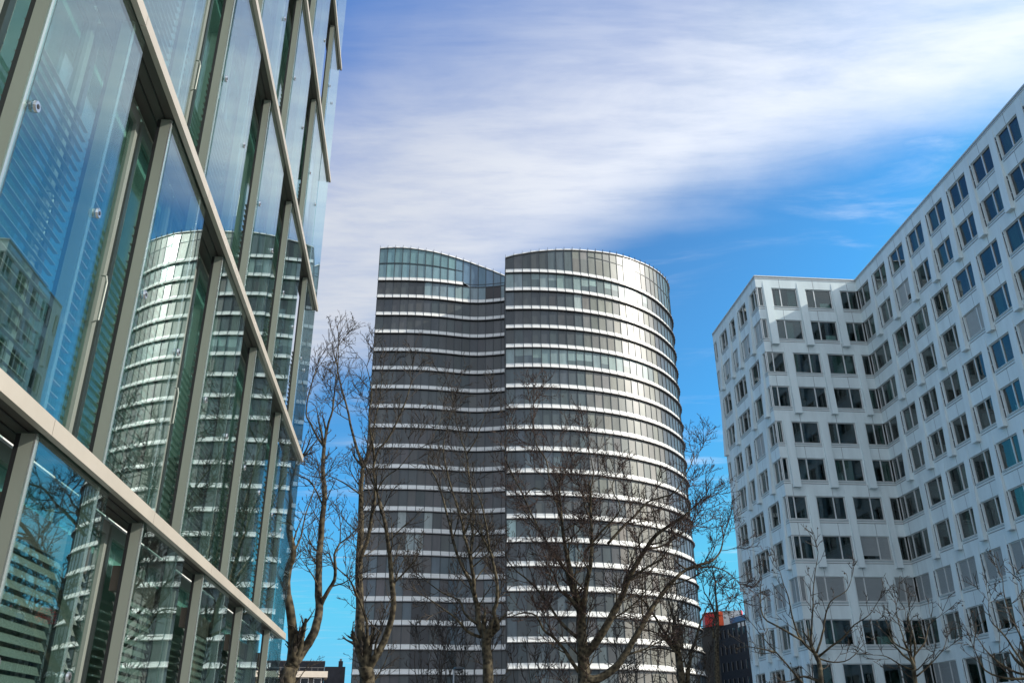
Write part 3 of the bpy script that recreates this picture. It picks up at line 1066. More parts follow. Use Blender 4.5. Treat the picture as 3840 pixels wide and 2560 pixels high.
t1 = text_obj('Hans Böckler', .62, sM + sgdir * .16 + sgn * .025 + V((0, 0, H - .75)), sgdir, sgn, sg, SG)
t1.scale = (1, 1, 1)
k1 = (wlen - .35) / max(t1.dimensions.x, .1)
t1.data.size *= k1
t2 = text_obj('Stiftung', .62 * k1, sM + sgdir * .16 + sgn * .025 + V((0, 0, H - 1.45)), sgdir, sgn, sg, SG)
m = MB()
m.box(sM + sgdir * (.16 + t2.dimensions.x + .12) + sgn * .002 + V((0, 0, H - 1.45)), sgdir * max(.3, wlen - t2.dimensions.x - .5), sgn * .02, V((0, 0, .36 * k1 + .1)), 'red')
m.build('red_bar', sg, SG)
bpy.context.view_layer.update()
t1 = to_mesh(t1)
t2 = to_mesh(t2)

# ================================================================== low buildings far left
fb = at(1137, 2477, 150); fb2 = at(1219, 2477, 150); fb3 = at(1295, 2498, 150)
FB = V((fb.x, fb.y, 0))
fbo = empty('grey_stepped_building', FB, 'dark grey stepped building beside the tower foot, chimney on its roof', 'building')
ex = (V((fb3.x, fb3.y, 0)) - FB).normalized()
ny = V((-ex.y, ex.x, 0))
w1, w2 = (V((fb2.x, fb2.y, 0)) - FB).length, (V((fb3.x, fb3.y, 0)) - FB).length
m = MB()
m.box(FB - ex * 12 + ny * .5, ex * (w1 + 12), ny * 9, V((0, 0, fb.z)), 'darkb')
m.box(FB + ex * (w1 + .02), ex * (w2 - w1), ny * 10, V((0, 0, fb3.z)), 'darkb')
m.box(FB - ex * 12 + ny * .5 + V((0, 0, fb.z)), ex * (w1 + 12.05), ny * 9, V((0, 0, .12)), 'rim')
m.build('wall', fbo, FB)
m = MB()
m.box(FB + ex * (w2 - 1.1) + ny * .6 + V((0, 0, fb3.z)), ex * .7, ny * .7, V((0, 0, .9)), 'darkb')
m.box(FB + ex * (w2 - .95) + ny * .7 + V((0, 0, fb3.z + .9)), ex * .35, ny * .35, V((0, 0, .35)), 'rim')
m.build('chimney', fbo, FB)
m = MB()
m.box(FB + ex * (w1 + .25) - ny * .03 + V((0, 0, fb3.z - 4.2)), ex * .55, ny * .02, V((0, 0, 1.4)), 'signw')
m.box(FB + ex * (w1 + .33) - ny * .05 + V((0, 0, fb3.z - 4.1)), ex * .38, ny * .02, V((0, 0, 1.2)), 'darkwin')
m.build('window', fbo, FB)
ca, cb = at(1060, 2516, 140), at(1219, 2522, 140)
CB = V((ca.x, ca.y, 0))
cbo = empty('cream_terrace_building', CB, 'low cream building with banded storeys in front of the grey stepped building', 'building')
ex2 = (V((cb.x, cb.y, 0)) - CB).normalized(); ny2 = V((-ex2.y, ex2.x, 0))
w = (V((cb.x, cb.y, 0)) - CB).length
zc = ca.z
m = MB()
m.box(CB - ex2 * 8 + ny2 * .6, ex2 * (w + 7.5), ny2 * 7.5, V((0, 0, zc - .1)), 'darkside')
for zz in (zc - .75, zc - 3.4, zc - 6.2):
    m.box(CB - ex2 * 8 + V((0, 0, zz)), ex2 * (w + 8), ny2 * .45, V((0, 0, .85 if zz > zc - 1 else 1.15)), 'cream')
    m.box(CB + ex2 * w + V((0, 0, zz)), ex2 * .4, ny2 * 8, V((0, 0, .85 if zz > zc - 1 else 1.15)), 'cream')
m.build('wall', cbo, CB)
for q in range(5):
    m = MB()
    m.box(CB + ex2 * (w - 1.6 - q * 1.9) + ny2 * .5 + V((0, 0, zc - 2.2)), ex2 * 1.2, ny2 * .07, V((0, 0, 1.4)), 'signw')
    m.box(CB + ex2 * (w - 1.5 - q * 1.9) + ny2 * .46 + V((0, 0, zc - 2.1)), ex2 * 1.0, ny2 * .03, V((0, 0, 1.2)), 'darkwin')
    m.build('window', cbo, CB)
m = MB()
for q in range(14):
    m.box(CB + ex2 * (w - .2 - q * .9) + ny2 * .2 + V((0, 0, zc + .1)), ex2 * .05, ny2 * .05, V((0, 0, .5)), 'rim')
m.box(CB + ex2 * (w - 12.0) + ny2 * .2 + V((0, 0, zc + .58)), ex2 * 12, ny2 * .05, V((0, 0, .05)), 'rim')
m.build('railing', cbo, CB)

# ================================================================== street lamp in front of the tower
la = at(1702, 2508, 58)
LA_ = V((la.x, la.y, 0))
lo = empty('street_lamp', LA_, 'slim grey street lamp with flat round head before the tower foot', 'street lamp')
m = MB(); m.tube([LA_, LA_ + V((0, 0, la.z))], [.07, .05], 'lamp', 8); m.build('pole', lo, LA_)
m = MB()
c = LA_ + V((.32, 0, la.z))
m.tube([c - V((0, 0, .05)), c + V((0, 0, .02)), c + V((0, 0, .12)), c + V((0, 0, .16))], [.12, .36, .33, .05], 'mull', 16)
m.tube([LA_ + V((0, 0, la.z - .1)), c - V((0, 0, .02))], [.04, .03], 'lamp', 6)
m.build('lamp_head', lo, LA_)


# ================================================================== trees
def smooth_path(pts, n=3):
    out = []
    L = len(pts)
    for i in range(L - 1):
        p0, p1, p2, p3 = pts[max(i - 1, 0)], pts[i], pts[i + 1], pts[min(i + 2, L - 1)]
        for k in range(n):
            t = k / n
            out.append(0.5 * ((2 * p1) + (p2 - p0) * t + (2 * p0 - 5 * p1 + 4 * p2 - p3) * t * t + (3 * p1 - p0 - 3 * p2 + p3) * t ** 3))
    out.append(pts[-1])
    return out


class Tree:
    def __init__(s, name, label, d, base_px, seed, group, red=False, cat='tree'):
        s.rng = random.Random(seed)
        b = at(base_px[0], base_px[1], d)
        s.base = V((b.x, b.y, 0))
        s.d = d
        s.o = empty(name, s.base, label, cat, group)
        s.tr, s.cr, s.ba = MB(), MB(), MB()
        s.limbs = []
        s.tw = 'twig_red' if red else 'twig'

    def limb(s, off, sc, pts, r0, r1, lean=0.0, d0=0.0, down=False):
        """a limb traced through points, given its own depth: starts d0 and leans by lean metres"""
        P = []
        n = len(pts)
        for i, (x, y) in enumerate(pts):
            t = i / (n - 1)
            P.append(at(off[0] + x * sc, off[1] + y * sc, s.d + d0 + lean * t + s.rng.uniform(-.12, .12)))
        if down:
            P.insert(0, V((P[0].x, P[0].y, 0)))
        Q = smooth_path(P, 3)
        for i in range(1, len(Q) - 1):
            j = .012 * s.d / 35
            Q[i] = Q[i] + V((s.rng.uniform(-j, j), s.rng.uniform(-j, j), 0))
        m = len(Q)
        rad = [r0 + (r1 - r0) * (i / (m - 1)) for i in range(m)]
        if down:
            rad[0] *= 1.25
        s.tr.tube(Q, rad, 'bark', 9 if r0 > .1 else 6)
        s.limbs.append((Q, rad))
        return Q

    def shoot(s, p, d, ln, r, lev, maxlev, up, dens):
        g = s.rng
        n = 6 if lev == 1 else (5 if lev == 2 else 4)
        pts, rad = [p], [r]
        q = p.copy()
        st = ln / n
        for i in range(n):
            d = (d + V((g.gauss(0, .22), g.gauss(0, .22), g.gauss(0, .16) + up * (0.5 if lev < 3 else .7))) * .55).normalized()
            q = q + d * st
            pts.append(q.copy())
            rad.append(max(r * (1 - .75 * (i + 1) / n), (.0095, .0095, .0080, .0070, .0060)[lev] * s.d / 38))
        (s.tr if lev == 1 and r > .03 else s.cr).tube(pts, rad, 'bark' if lev == 1 and r > .03 else s.tw, 5 if lev == 1 else 3, cap=False)
        if lev < maxlev:
            nch = max(2, int(dens * (ln / (.24 if lev == 1 else .16)) * g.uniform(.7, 1.15)))
            nch = min(nch, 13 if lev == 1 else 8)
            for c in range(nch):
                t = .18 + .82 * (c + g.random()) / nch
                k = min(int(t * n), n - 1)
                fp = pts[k].lerp(pts[k + 1], t * n - k)
                dd = (pts[k + 1] - pts[k]).normalized()
                ax = dd.orthogonal().normalized()
                ax.rotate(Matrix.Rotation(g.uniform(0, 2 * math.pi), 3, dd))
                an = R(g.uniform(25, 62))
                nd = dd * math.cos(an) + ax * math.sin(an)
                s.shoot(fp, nd, ln * g.uniform(.32, .62) * (1.15 - .5 * t), max(rad[k] * .6, (.02, .02, .013, .010)[lev] * s.d / 38), lev + 1, maxlev, up, dens)
        elif g.random() < s.ballp:
            c = pts[-1] - V((0, 0, .05))
            rr = .02 * max(1, s.d / 35) * g.uniform(.8, 1.2)
            s.ba.tube([c + V((0, 0, rr)), c + V((0, 0, rr * .6)), c, c - V((0, 0, rr * .6)), c - V((0, 0, rr))], [.002, rr * .8, rr, rr * .8, .002], 'ball', 6, cap=False)

    def grow(s, dens=1.0, ln=(1.6, 3.0), start=.25, up=.25, maxlev=4, ballp=.05, every=.55):
        s.ballp = ballp
        g = s.rng
        for Q, rad in list(s.limbs):
            tot = sum((Q[i + 1] - Q[i]).length for i in range(len(Q) - 1))
            acc, nxt = 0.0, tot * start
            for i in range(len(Q) - 1):
                sg_ = (Q[i + 1] - Q[i])
                l = sg_.length
                while acc + l > nxt and nxt < tot:
                    fp = Q[i] + sg_ * ((nxt - acc) / l)
                    dd = sg_.normalized()
                    ax = dd.orthogonal().normalized()
                    ax.rotate(Matrix.Rotation(g.uniform(0, 2 * math.pi), 3, dd))
                    an = R(g.uniform(30, 65))
                    t = nxt / tot
                    L = g.uniform(*ln) * (1.05 - .45 * t)
                    s.shoot(fp, dd * math.cos(an) + ax * math.sin(an), L, min(rad[i] * .45, .016 * L + .008), 1, maxlev, up, dens)
                    nxt += every * g.uniform(.6, 1.4) / dens
                acc += l
            dd = (Q[-1] - Q[-2]).normalized()
            for q in range(3):
                s.shoot(Q[-1], (dd + V((g.gauss(0, .35), g.gauss(0, .35), g.gauss(0, .25)))).normalized(), g.uniform(*ln) * .75, rad[-1] * .8, 1, maxlev, up, dens)

    def done(s):
        s.tr.build('trunk', s.o, s.base, smooth=True)
        s.cr.build('crown', s.o, s.base)
        if s.ba.f:
            b = s.ba.build('seed_ball', s.o, s.base)
            b['kind'] = 'stuff'


r1o, r2o, r3o, r4o, SC = (1000, 1250), (1000, 1860), (1600, 1500), (2100, 1600), .78125
z6o, z6 = (1600, 2000), .3571
z7o, z7 = (2100, 1900), .4209
GR = 'bare plane trees in front of the tower'


def X1(*p):      # r1 frame -> r2 frame (same scale)
    return [(x, y - 780.8) for x, y in p]


# T1: left tree beside the glass building
T = Tree('plane_tree', 'bare plane tree with forked trunk beside the glass building corner', 29, (1078, 2560), 21, GR)
T.limb(r2o, SC, [(97, 896), (110, 845), (128, 800)], .27, .22, 0, 0, True)
T.limb(r2o, SC, [(112, 840), (126, 740), (125, 660), (112, 540), (95, 440), (105, 350), (128, 270), (112, 190), (106, 110), (118, 30)] + X1((112, 740), (150, 620)), .17, .045, -1.5)
T.limb(r2o, SC, [(125, 815), (170, 745), (215, 680), (240, 610), (252, 540), (248, 440), (250, 340), (258, 230), (266, 120), (275, 40)] + X1((278, 740), (270, 650), (276, 545)), .16, .065, 1.2)
T.limb(r1o, SC, [(276, 545), (245, 500), (212, 435), (190, 385), (200, 300), (235, 180)], .05, .02, 1.0, 1.2)
T.limb(r1o, SC, [(276, 545), (292, 450), (315, 370), (325, 280), (340, 170), (345, 60)], .055, .015, -.8, 1.2)
T.limb(r2o, SC, [(252, 540), (285, 470), (325, 400), (330, 330), (325, 280), (352, 225)], .085, .03, -1.0, .6)
T.limb(r2o, SC, [(275, 60)] + X1((240, 760), (205, 705), (150, 680), (122, 640)), .035, .015, -.8, 1.0)
T.limb(r2o, SC, [(128, 280), (165, 190), (185, 90), (215, 10)] + X1((235, 720)), .035, .015, .8, -.8)
T.grow(1.0, (1.0, 2.1), .35, .28, 4, .08, .5)
T.done()

# T2: tall tree at the tower's left edge
T = Tree('plane_tree', 'tall bare plane tree standing before the left edge of the tower', 34, (1376, 2560), 22, GR)
T.limb(r2o, SC, [(482, 896), (478, 850), (475, 815)], .29, .26, 0, 0, True)
T.limb(r2o, SC, [(472, 830), (462, 760), (450, 640), (447, 500), (442, 350), (448, 220), (453, 90)] + X1((452, 860), (456, 720), (463, 640)), .19, .085, 1.0)
T.limb(r1o, SC, [(463, 640), (435, 560), (410, 470), (385, 350), (352, 230), (335, 120), (345, 50)], .075, .015, .8, 1.0)
T.limb(r1o, SC, [(463, 640), (485, 590), (505, 510), (520, 420), (540, 320), (555, 200)], .06, .015, -1.2, 1.0)
T.limb(r2o, SC, [(445, 310), (480, 220), (500, 120), (512, 20)] + X1((510, 860), (522, 750), (514, 640), (535, 560), (578, 510), (625, 425), (670, 320), (690, 250)), .09, .02, -1.6, .3)
T.limb(r1o, SC, [(518, 610), (505, 510), (490, 400), (505, 280), (480, 160)], .05, .015, -1.6, -.8)
T.limb(r2o, SC, [(480, 840), (520, 775), (565, 690), (595, 600), (608, 520), (600, 400), (590, 280), (568, 130), (540, 20)] + X1((552, 860), (530, 760)), .15, .04, -1.4)
T.limb(r1o, SC, [(530, 760), (570, 690), (640, 640), (700, 560)], .035, .012, -.6, -1.4)
T.limb(r2o, SC, [(480, 780), (483, 640), (468, 560), (430, 465), (395, 395), (345, 350)], .075, .02, -1.2, -.2)
T.limb(r2o, SC, [(520, 760), (528, 690), (545, 650)], .05, .03, -.5, -.3)
T.limb(r2o, SC, X1((448, 770), (400, 735), (340, 700), (290, 680)), .04, .015, -.8, .6)
T.grow(1.0, (1.2, 2.5), .38, .28, 4, .08, .55)
T.done()

# T3: pollarded tree in the middle
T = Tree('plane_tree', 'bare plane tree with knobbly scarred trunk before the tower seam', 38, (1832, 2560), 23, GR)
T.limb(z6o, z6, [(645, 1568), (640, 1350), (625, 1180), (628, 1090)], .235, .20, 0, 0, True)
T.limb(z6o, z6, [(630, 1120), (580, 1030), (540, 920), (535, 780), (500, 640), (455, 500), (390, 380), (325, 240), (275, 60)], .15, .05, .8)
T.limb(r3o, SC, [(145, 740), (120, 640), (80, 480), (42, 370), (8, 300), (30, 180), (70, 90)], .06, .012, .8, .6)
T.limb(z6o, z6, [(500, 640), (490, 480), (470, 330), (440, 180), (390, 20)], .095, .06, -1.2, .3)
T.limb(r3o, SC, [(185, 640), (150, 520), (118, 420), (85, 280), (85, 190), (120, 60)], .06, .012, -.8, -.8)
T.limb(z6o, z6, [(480, 400), (465, 200), (490, 20)], .075, .06, .6, -.2)
T.limb(r3o, SC, [(212, 690), (225, 570), (215, 450), (200, 350), (190, 262), (160, 170), (132, 50), (120, -60)], .06, .012, .8, .4)
T.limb(r3o, SC, [(190, 262), (232, 195), (262, 120), (300, 30)], .04, .012, -.6, .9)
T.limb(z6o, z6, [(640, 1100), (735, 1000), (745, 940), (705, 830), (740, 690), (738, 500), (705, 340), (672, 200), (600, 70)], .11, .05, -1.2)
T.limb(r3o, SC, [(300, 715), (285, 600), (262, 490), (238, 430)], .05, .02, -.5, -1.2)
T.limb(z6o, z6, [(570, 1085), (430, 1025), (320, 900), (190, 800), (20, 680)], .07, .02, -1.0, .1)
T.limb(z6o, z6, [(530, 950), (400, 840), (340, 700), (170, 620), (0, 500)], .065, .02, .9, .1)
T.limb(z6o, z6, [(500, 500), (580, 390), (670, 290), (760, 190)], .035, .012, .6, .2)
T.grow(1.0, (1.2, 2.4), .3, .28, 4, .06, .6)
T.done()

# T4: big spreading tree
T = Tree('plane_tree', 'big spreading bare plane tree with thick limbs reaching right', 40, (2192, 2560), 24, GR, red=True)
T.limb(z7o, z7, [(215, 1568), (212, 1440), (198, 1280), (190, 1080), (185, 920)], .31, .21, 0, 0, True)
T.limb(z7o, z7, [(180, 960), (150, 830), (112, 700), (82, 510), (52, 390), (22, 190), (10, 40)], .16, .06, .9)
T.limb(r3o, SC, [(650, 600), (620, 480), (590, 390), (575, 290), (530, 220), (510, 130), (500, 50)], .06, .012, .9, .9)
T.limb(z7o, z7, [(195, 930), (220, 820), (235, 690), (265, 540), (282, 400), (282, 240), (270, 100)], .14, .055, -1.0)
T.limb(r4o, SC, [(150, 440), (145, 330), (160, 220), (140, 120)], .045, .015, -.6, -1.0)
T.limb(r4o, SC, [(120, 600), (200, 500), (240, 460), (290, 390), (250, 300), (265, 240)], .06, .015, -1.0, -.5)
T.limb(z7o, z7, [(205, 1330), (300, 1230), (380, 1110), (475, 945), (555, 790), (610, 640), (690, 490), (765, 370), (860, 245), (990, 155), (1100, 85), (1170, 20)], .20, .035, -2.2)
T.limb(r4o, SC, [(230, 560), (300, 480), (360, 425), (420, 362), (480, 340), (550, 312), (612, 215), (640, 150)], .075, .02, .8, .5)
T.limb(z7o, z7, [(230, 1530), (330, 1530), (430, 1478), (510, 1410), (575, 1315), (645, 1200), (720, 1075), (795, 945), (880, 815), (960, 705), (1045, 620), (1130, 555), (1250, 512), (1350, 480), (1425, 405), (1450, 300)], .19, .03, 2.0)
T.limb(z7o, z7, [(1190, 535), (1290, 535), (1380, 535), (1490, 580), (1560, 640)], .05, .015, .5, 1.5)
T.limb(z7o, z7, [(1130, 555), (1055, 505), (1020, 430), (1080, 330)], .045, .015, -.6, 1.4)
T.limb(z7o, z7, [(615, 645), (740, 560), (890, 470), (960, 380)], .07, .02, -.8, -1.1)
T.limb(z7o, z7, [(770, 370), (900, 350), (1040, 270), (1130, 200)], .06, .02, .8, -1.4)
T.limb(z6o, z6, [(1600, 1450), (1510, 1320), (1445, 1215), (1340, 1095), (1225, 1005), (1150, 860), (1020, 830), (880, 870)], .10, .02, -1.3)
T.limb(z6o, z6, [(1585, 1095), (1440, 965), (1340, 835), (1235, 675), (1085, 505), (905, 355), (820, 220)], .085, .02, .9)
T.limb(z6o, z6, [(1535, 705), (1400, 595), (1335, 425), (1250, 300)], .06, .02, -.9, .2)
T.limb(z6o, z6, [(1500, 450), (1405, 300), (1290, 135), (1205, 0)], .075, .045, 1.0, .4)
T.limb(r3o, SC, [(550, 640), (500, 540), (450, 430), (400, 330), (370, 240), (395, 130)], .05, .012, .8, 1.2)
T.limb(r3o, SC, [(460, 470), (520, 420), (600, 470), (660, 540)], .035, .012, -.7, .8)
T.grow(1.05, (1.5, 3.2), .22, .30, 4, .09, .55)
T.done()

# T5: darker tree at the tower's right foot
T = Tree('plane_tree', 'dark slender bare tree with two stems at the tower right foot', 47, (2556, 2560), 25, GR)
T.limb(z7o, z7, [(1082, 1568), (1065, 1400), (1052, 1290)], .22, .17, 0, 0, True)
T.limb(z7o, z7, [(1050, 1310), (950, 1195), (850, 1115), (720, 1095)], .08, .02, -1)
T.limb(z7o, z7, [(1055, 1290), (1058, 1150), (1020, 1010), (980, 885), (950, 770), (960, 640)], .10, .02, .6)
T.limb(z7o, z7, [(1052, 1280), (940, 1130), (855, 990), (780, 880), (690, 790), (600, 770)], .09, .02, -.8)
T.limb(z7o, z7, [(1085, 1260), (1090, 1150), (1050, 1010), (1075, 880)], .07, .02, .9)
T.limb(z7o, z7, [(1140, 1568), (1155, 1400), (1165, 1320), (1205, 1195), (1245, 1050), (1292, 930), (1338, 850)], .13, .02, .8, 0, True)
T.limb(z7o, z7, [(1030, 1290), (920, 1260), (800, 1265), (720, 1320)], .05, .02, .6)
T.grow(.9, (1.5, 2.8), .25, .30, 4, .03, .7)
T.done()

# T6: slender tree in front of the sign building
T = Tree('young_tree', 'slender upright bare tree before the red roof sign', 70, (2688, 2560), 26, None)
zs, zsc = (2500, 2160), .2551
T.limb(zs, zsc, [(745, 1568), (740, 1100), (735, 800), (745, 620), (740, 470), (722, 240), (715, 60)], .24, .04, 0, 0, True)
T.limb(zs, zsc, [(690, 900), (680, 700), (720, 560), (760, 430), (900, 380)], .09, .02, 1.0)
T.limb(zs, zsc, [(740, 640), (640, 380), (560, 240), (520, 80)], .07, .02, -1.0)
T.grow(.7, (1.2, 2.8), .55, .35, 3, .0, .5)
T.done()

# right-hand young trees before the white block
z8o, z8 = (2700, 2060), .558
GR2 = 'young bare trees in front of the white office block'
T = Tree('young_tree', 'young bare tree with open crown before the white block corner', 26, (3078, 2560), 31, GR2)
T.limb(z8o, z8, [(682, 896), (675, 800), (655, 730), (635, 690)], .07, .055, 0, 0, True)
T.limb(z8o, z8, [(640, 700), (545, 605), (495, 485), (462, 330), (430, 240), (400, 140)], 0.032, 0.0070, -.6)
T.limb(z8o, z8, [(625, 680), (612, 600), (620, 450), (632, 210), (660, 20)], 0.036, 0.0070, .4)
T.limb(z8o, z8, [(650, 690), (690, 560), (705, 470), (740, 350), (850, 275), (885, 190)], 0.032, 0.0070, .6)
T.limb(z8o, z8, [(660, 720), (750, 645), (830, 590), (900, 505), (1000, 440), (1060, 350)], 0.032, 0.0070, -.5)
T.limb(z8o, z8, [(560, 900), (445, 765), (380, 690), (300, 600), (210, 490)], 0.029, 0.0070, -.4)
T.limb(z8o, z8, [(380, 690), (300, 670), (190, 650)], .025, .01, -.3, -.3)
T.limb(z8o, z8, [(665, 730), (760, 755), (870, 735), (965, 635)], 0.025, 0.0070, .4)
T.limb(z8o, z8, [(545, 605), (400, 520), (290, 450), (270, 300), (280, 210)], .03, .01, .4, -.3)
T.limb(z8o, z8, [(680, 890), (560, 850), (480, 880)], .04, .02, .4, 0)
T.grow(.6, (.6, 1.1), .3, .22, 3, .15, .26)
T.done()
lzo, lz = (3200, 2100), .5132
T = Tree('young_tree', 'young bare tree with fine crown before the white block inner corner', 25, (3432, 2560), 32, GR2)
T.limb(lzo, lz, [(455, 896), (450, 800), (430, 740)], .058, .045, 0, 0, True)
T.limb(lzo, lz, [(432, 750), (405, 660), (375, 590), (330, 450), (310, 330)], 0.029, 0.0056, -.4)
T.limb(lzo, lz, [(445, 760), (450, 690), (520, 600), (555, 470), (640, 400)], 0.029, 0.0056, .5)
T.limb(lzo, lz, [(440, 800), (340, 760), (240, 700), (150, 690)], 0.025, 0.0056, -.4)
T.limb(lzo, lz, [(455, 850), (560, 760), (650, 660), (680, 580)], 0.025, 0.0056, .4)
T.limb(lzo, lz, [(405, 660), (300, 600), (250, 480)], .028, .008, .3, -.2)
T.limb(lzo, lz, [(450, 690), (440, 560), (400, 430), (410, 360)], .03, .008, -.3, .1)
T.grow(.85, (.6, 1.1), .25, .22, 3, .08, .24)
T.done()
T = Tree('young_tree', 'young bare tree reaching in before the long white wing', 21, (3860, 2560), 33, GR2)
T.limb(lzo, lz, [(1290, 896), (1280, 820), (1262, 780)], .07, .06, 0, 0, True)
T.limb(lzo, lz, [(1265, 800), (1175, 650), (1085, 525), (1000, 430), (990, 300)], 0.025, 0.0056, -.3)
T.limb(lzo, lz, [(1270, 780), (1240, 600), (1150, 400), (1105, 250), (1090, 130)], 0.025, 0.0056, .3)
T.limb(lzo, lz, [(1280, 840), (1150, 800), (1000, 690), (900, 560)], .03, .008, .4)
T.limb(lzo, lz, [(1280, 860), (1120, 860), (960, 800), (880, 640)], .03, .008, -.5)
T.limb(lzo, lz, [(1275, 760), (1300, 560), (1250, 380), (1230, 250)], .03, .008, -.2)
T.grow(.7, (.6, 1.0), .2, .22, 3, .15, .25)
T.done()


# thickets of young bare trees behind, at the foot of the tower
def thicket(px, label, d, ztop, seed, spread=1.0, n=7):
    T = Tree('bare_shrub', label, d, (px, 2500), seed, 'bare shrubs at the tower foot', cat='shrub')
    g = T.rng
    for q in range(n):
        a = T.base + V((g.uniform(-.5, .5), g.uniform(-.5, .5), 0))
        top = T.base + V((g.uniform(-1, 1) * 2.2 * spread, g.uniform(-1, 1) * 1.6, ztop * g.uniform(.72, .95)))
        Q = smooth_path([a, a.lerp(top, .4) + V((g.uniform(-.3, .3), 0, 0)), a.lerp(top, .75) + V((g.uniform(-.3, .3), 0, 0)), top], 3)
        rad = [.07 - .055 * i / (len(Q) - 1) for i in range(len(Q))]
        T.tr.tube(Q, rad, 'twig', 5)
        T.limbs.append((Q, rad))
    T.grow(.7, (1.2, 2.6), .3, .4, 3, 0, .6)
    T.done()


thicket(1640, 'low bare shrub between the tall forked tree and the street lamp', 62, 9.2, 41)
thicket(1770, 'dense bare shrub behind the scarred plane trunk', 66, 9.6, 42)
thicket(1990, 'thin bare shrub in front of the tower seam right side', 64, 7.6, 43, .8, 5)
thicket(2400, 'upright bare shrub right of the big spreading tree', 70, 9.5, 44, .9, 5)
thicket(2610, 'tall bare shrub at the foot of the dark block', 76, 9.0, 45, .7, 4)

# ================================================================== light
SUN_AZ, SUN_EL = 97.0, 29.0
sd = bpy.data.lights.new('sun', 'SUN')
sd.energy = 2.5
sd.angle = R(0.5)
sd.color = (1.0, 0.94, 0.84)
so = bpy.data.objects.new('sun', sd)
COL.objects.link(so)
sdir = V((math.sin(R(SUN_AZ)) * math.cos(R(SUN_EL)), math.cos(R(SUN_AZ)) * math.cos(R(SUN_EL)), math.sin(R(SUN_EL))))
so.rotation_euler = sdir.to_track_quat('Z', 'Y').to_euler()

w = bpy.data.worlds.new('World')
scene.world = w
w.use_nodes = True
nt = w.node_tree
for n_ in list(nt.nodes):
    nt.nodes.remove(n_)
out = nt.nodes.new('ShaderNodeOutputWorld')
bg = N(nt, 'ShaderNodeBackground', ins={'Strength': 0.15})
nt.links.new(bg.outputs[0], out.inputs[0])
tc = N(nt, 'ShaderNodeTexCoord')
sx = N(nt, 'ShaderNodeSeparateXYZ', ins={0: tc.outputs['Generated']})
zl = N(nt, 'ShaderNodeMapRange', ins={0: sx.outputs[2], 1: 0.0, 2: 1.0, 3: 0.26, 4: 1.0})
sv = N(nt, 'ShaderNodeCombineXYZ', ins={0: sx.outputs[0], 1: sx.outputs[1], 2: zl.outputs[0]})
sn = N(nt, 'ShaderNodeVectorMath', operation='NORMALIZE', ins={0: sv.outputs[0]})
sky = N(nt, 'ShaderNodeTexSky', sky_type='NISHITA', sun_disc=False, sun_elevation=R(SUN_EL), sun_rotation=R(SUN_AZ), air_density=1.0, dust_density=0.5, ozone_density=1.2)
for i_ in sky.inputs:
    if i_.name == 'Vector':
        nt.links.new(sn.outputs[0], i_)


def MA(op, a, b=None, c=None, clamp=False):
    n_ = nt.nodes.new('ShaderNodeMath')
    n_.operation = op
    n_.use_clamp = clamp
    for i, v in enumerate((a, b, c)):
        if v is None:
            continue
        if isinstance(v, bpy.types.NodeSocket):
            nt.links.new(v, n_.inputs[i])
        else:
            n_.inputs[i].default_value = v
    return n_.outputs[0]


def SS(v, lo, hi, a=0.0, b=1.0):
    n_ = N(nt, 'ShaderNodeMapRange', interpolation_type='SMOOTHSTEP', ins={0: v, 1: lo, 2: hi, 3: a, 4: b})
    return n_.outputs[0]


zc_ = MA('MAXIMUM', sx.outputs[2], 0.06)
px_ = MA('DIVIDE', sx.outputs[0], zc_)
py_ = MA('DIVIDE', sx.outputs[1], zc_)
pv = N(nt, 'ShaderNodeCombineXYZ', ins={0: px_, 1: py_, 2: 0.0}).outputs[0]
nzA = N(nt, 'ShaderNodeTexNoise', ins={'Vector': pv, 'Scale': 1.6, 'Detail': 7, 'Roughness': .55, 'Distortion': .4}).outputs[0]
rot = N(nt, 'ShaderNodeMapping', ins={0: pv, 'Rotation': (0, 0, R(26)), 'Scale': (.9, 3.2, 1)}).outputs[0]
nzB = N(nt, 'ShaderNodeTexNoise', ins={'Vector': rot, 'Scale': 1.5, 'Detail': 8, 'Roughness': .6, 'Distortion': .6}).outputs[0]
wv = MA('ADD', MA('MULTIPLY', px_, .49), py_)
wv = MA('ADD', wv, MA('MULTIPLY', MA('SUBTRACT', nzA, .5), .42))
wv = MA('ADD', wv, MA('MULTIPLY', MA('SUBTRACT', nzB, .5), .30))
wlow = MA('SUBTRACT', wv, MA('MULTIPLY', MA('MAXIMUM', MA('SUBTRACT', .35, px_), 0.0), .55))
band = MA('MULTIPLY', SS(wv, .70, 1.42), SS(wlow, 1.34, 1.80, 1, 0))
band = MA('MULTIPLY', MA('MULTIPLY', band, SS(nzB, .15, .6, .60, 1.0)), SS(px_, -1.1, -.55))
wis = MA('MULTIPLY', SS(nzB, .50, .78), SS(nzA, .36, .62))
blob = MA('ADD', MA('POWER', MA('ADD', px_, .55), 2.0), MA('MULTIPLY', MA('POWER', MA('SUBTRACT', py_, 2.0), 2.0), 2.2))
blob = MA('MULTIPLY', SS(blob, .0, .42, 1, 0), SS(nzB, .3, .6, .35, 1.0))
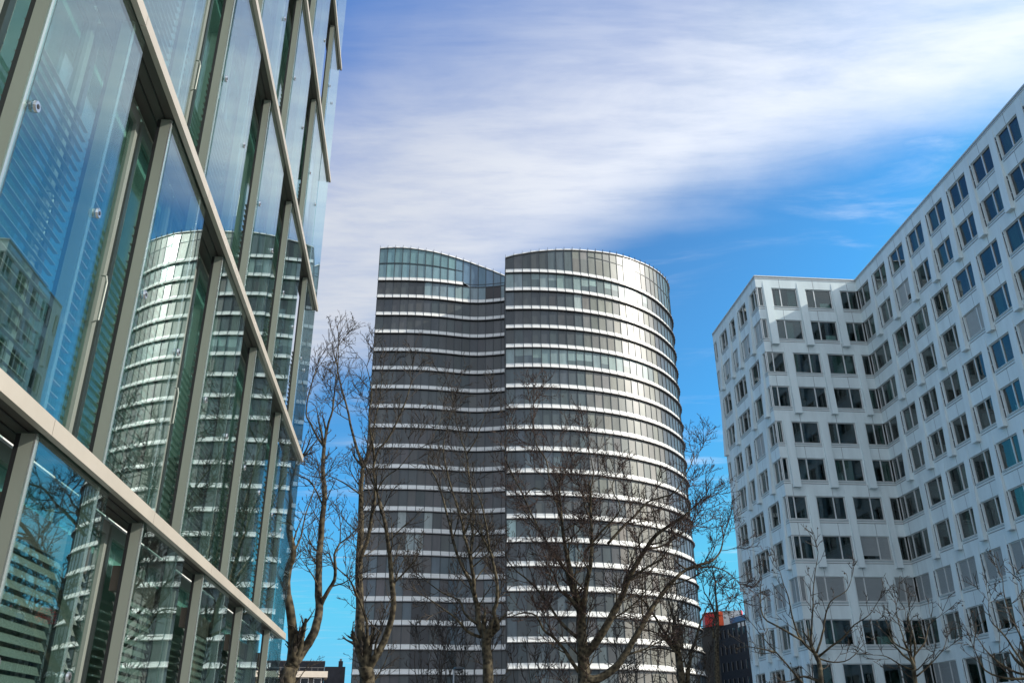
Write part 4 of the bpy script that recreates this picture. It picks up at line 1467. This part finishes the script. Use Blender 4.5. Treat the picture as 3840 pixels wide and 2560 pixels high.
mask = MA('MAXIMUM', MA('MAXIMUM', band, MA('MULTIPLY', wis, .55)), MA('MULTIPLY', blob, .8))
rq = MA('SUBTRACT', py_, MA('MULTIPLY', px_, .45))
rear = MA('MULTIPLY', SS(rq, .42, -.15), SS(nzA, .30, .56, .45, 1.0))  # unseen cloud behind the camera, added as bright neutral fill light
nzC = N(nt, 'ShaderNodeTexNoise', ins={'Vector': rot, 'Scale': 5.5, 'Detail': 9, 'Roughness': .6, 'Distortion': .15}).outputs[0]
mask = MA('MULTIPLY', MA('MAXIMUM', mask, rear), SS(nzC, .25, .62, .78, .97))
gm = N(nt, 'ShaderNodeGamma', ins={0: sky.outputs[0], 1: 2.1}).outputs[0]
hs = N(nt, 'ShaderNodeVectorMath', operation='MULTIPLY', ins={0: gm, 1: (.17, .305, .222)}).outputs[0]
hs = N(nt, 'ShaderNodeVectorMath', operation='MINIMUM', ins={0: hs, 1: (.95, 1.75, 2.6)}).outputs[0]
hs = N(nt, 'ShaderNodeVectorMath', operation='MAXIMUM', ins={0: hs, 1: (.24, .64, 1.72)}).outputs[0]
bright = MA('MAXIMUM', SS(px_, -.5, .9, 2.1, 3.2), SS(MA('SUBTRACT', py_, MA('MULTIPLY', px_, .45)), .45, -.1, 0.0, 3.1))
cc = N(nt, 'ShaderNodeVectorMath', operation='SCALE', ins={0: (.92, .97, 1.07), 'Scale': bright}).outputs[0]
mx = N(nt, 'ShaderNodeMix', data_type='RGBA', ins={0: mask, 6: hs, 7: cc})
nt.links.new(mx.outputs[2], bg.inputs[0])

# ------------------------------------------------------------------ render settings
vs = scene.view_settings
scene.display_settings.display_device = 'sRGB'
vs.view_transform = 'Standard'
vs.look = 'None'
vs.exposure = 1.25
vs.gamma = 1.0
vs.use_curve_mapping = False
scene.render.engine = 'CYCLES'
scene.cycles.max_bounces = 10
scene.cycles.transparent_max_bounces = 24
scene.cycles.glossy_bounces = 6
scene.cycles.diffuse_bounces = 3
scene.cycles.sample_clamp_indirect = 8.0
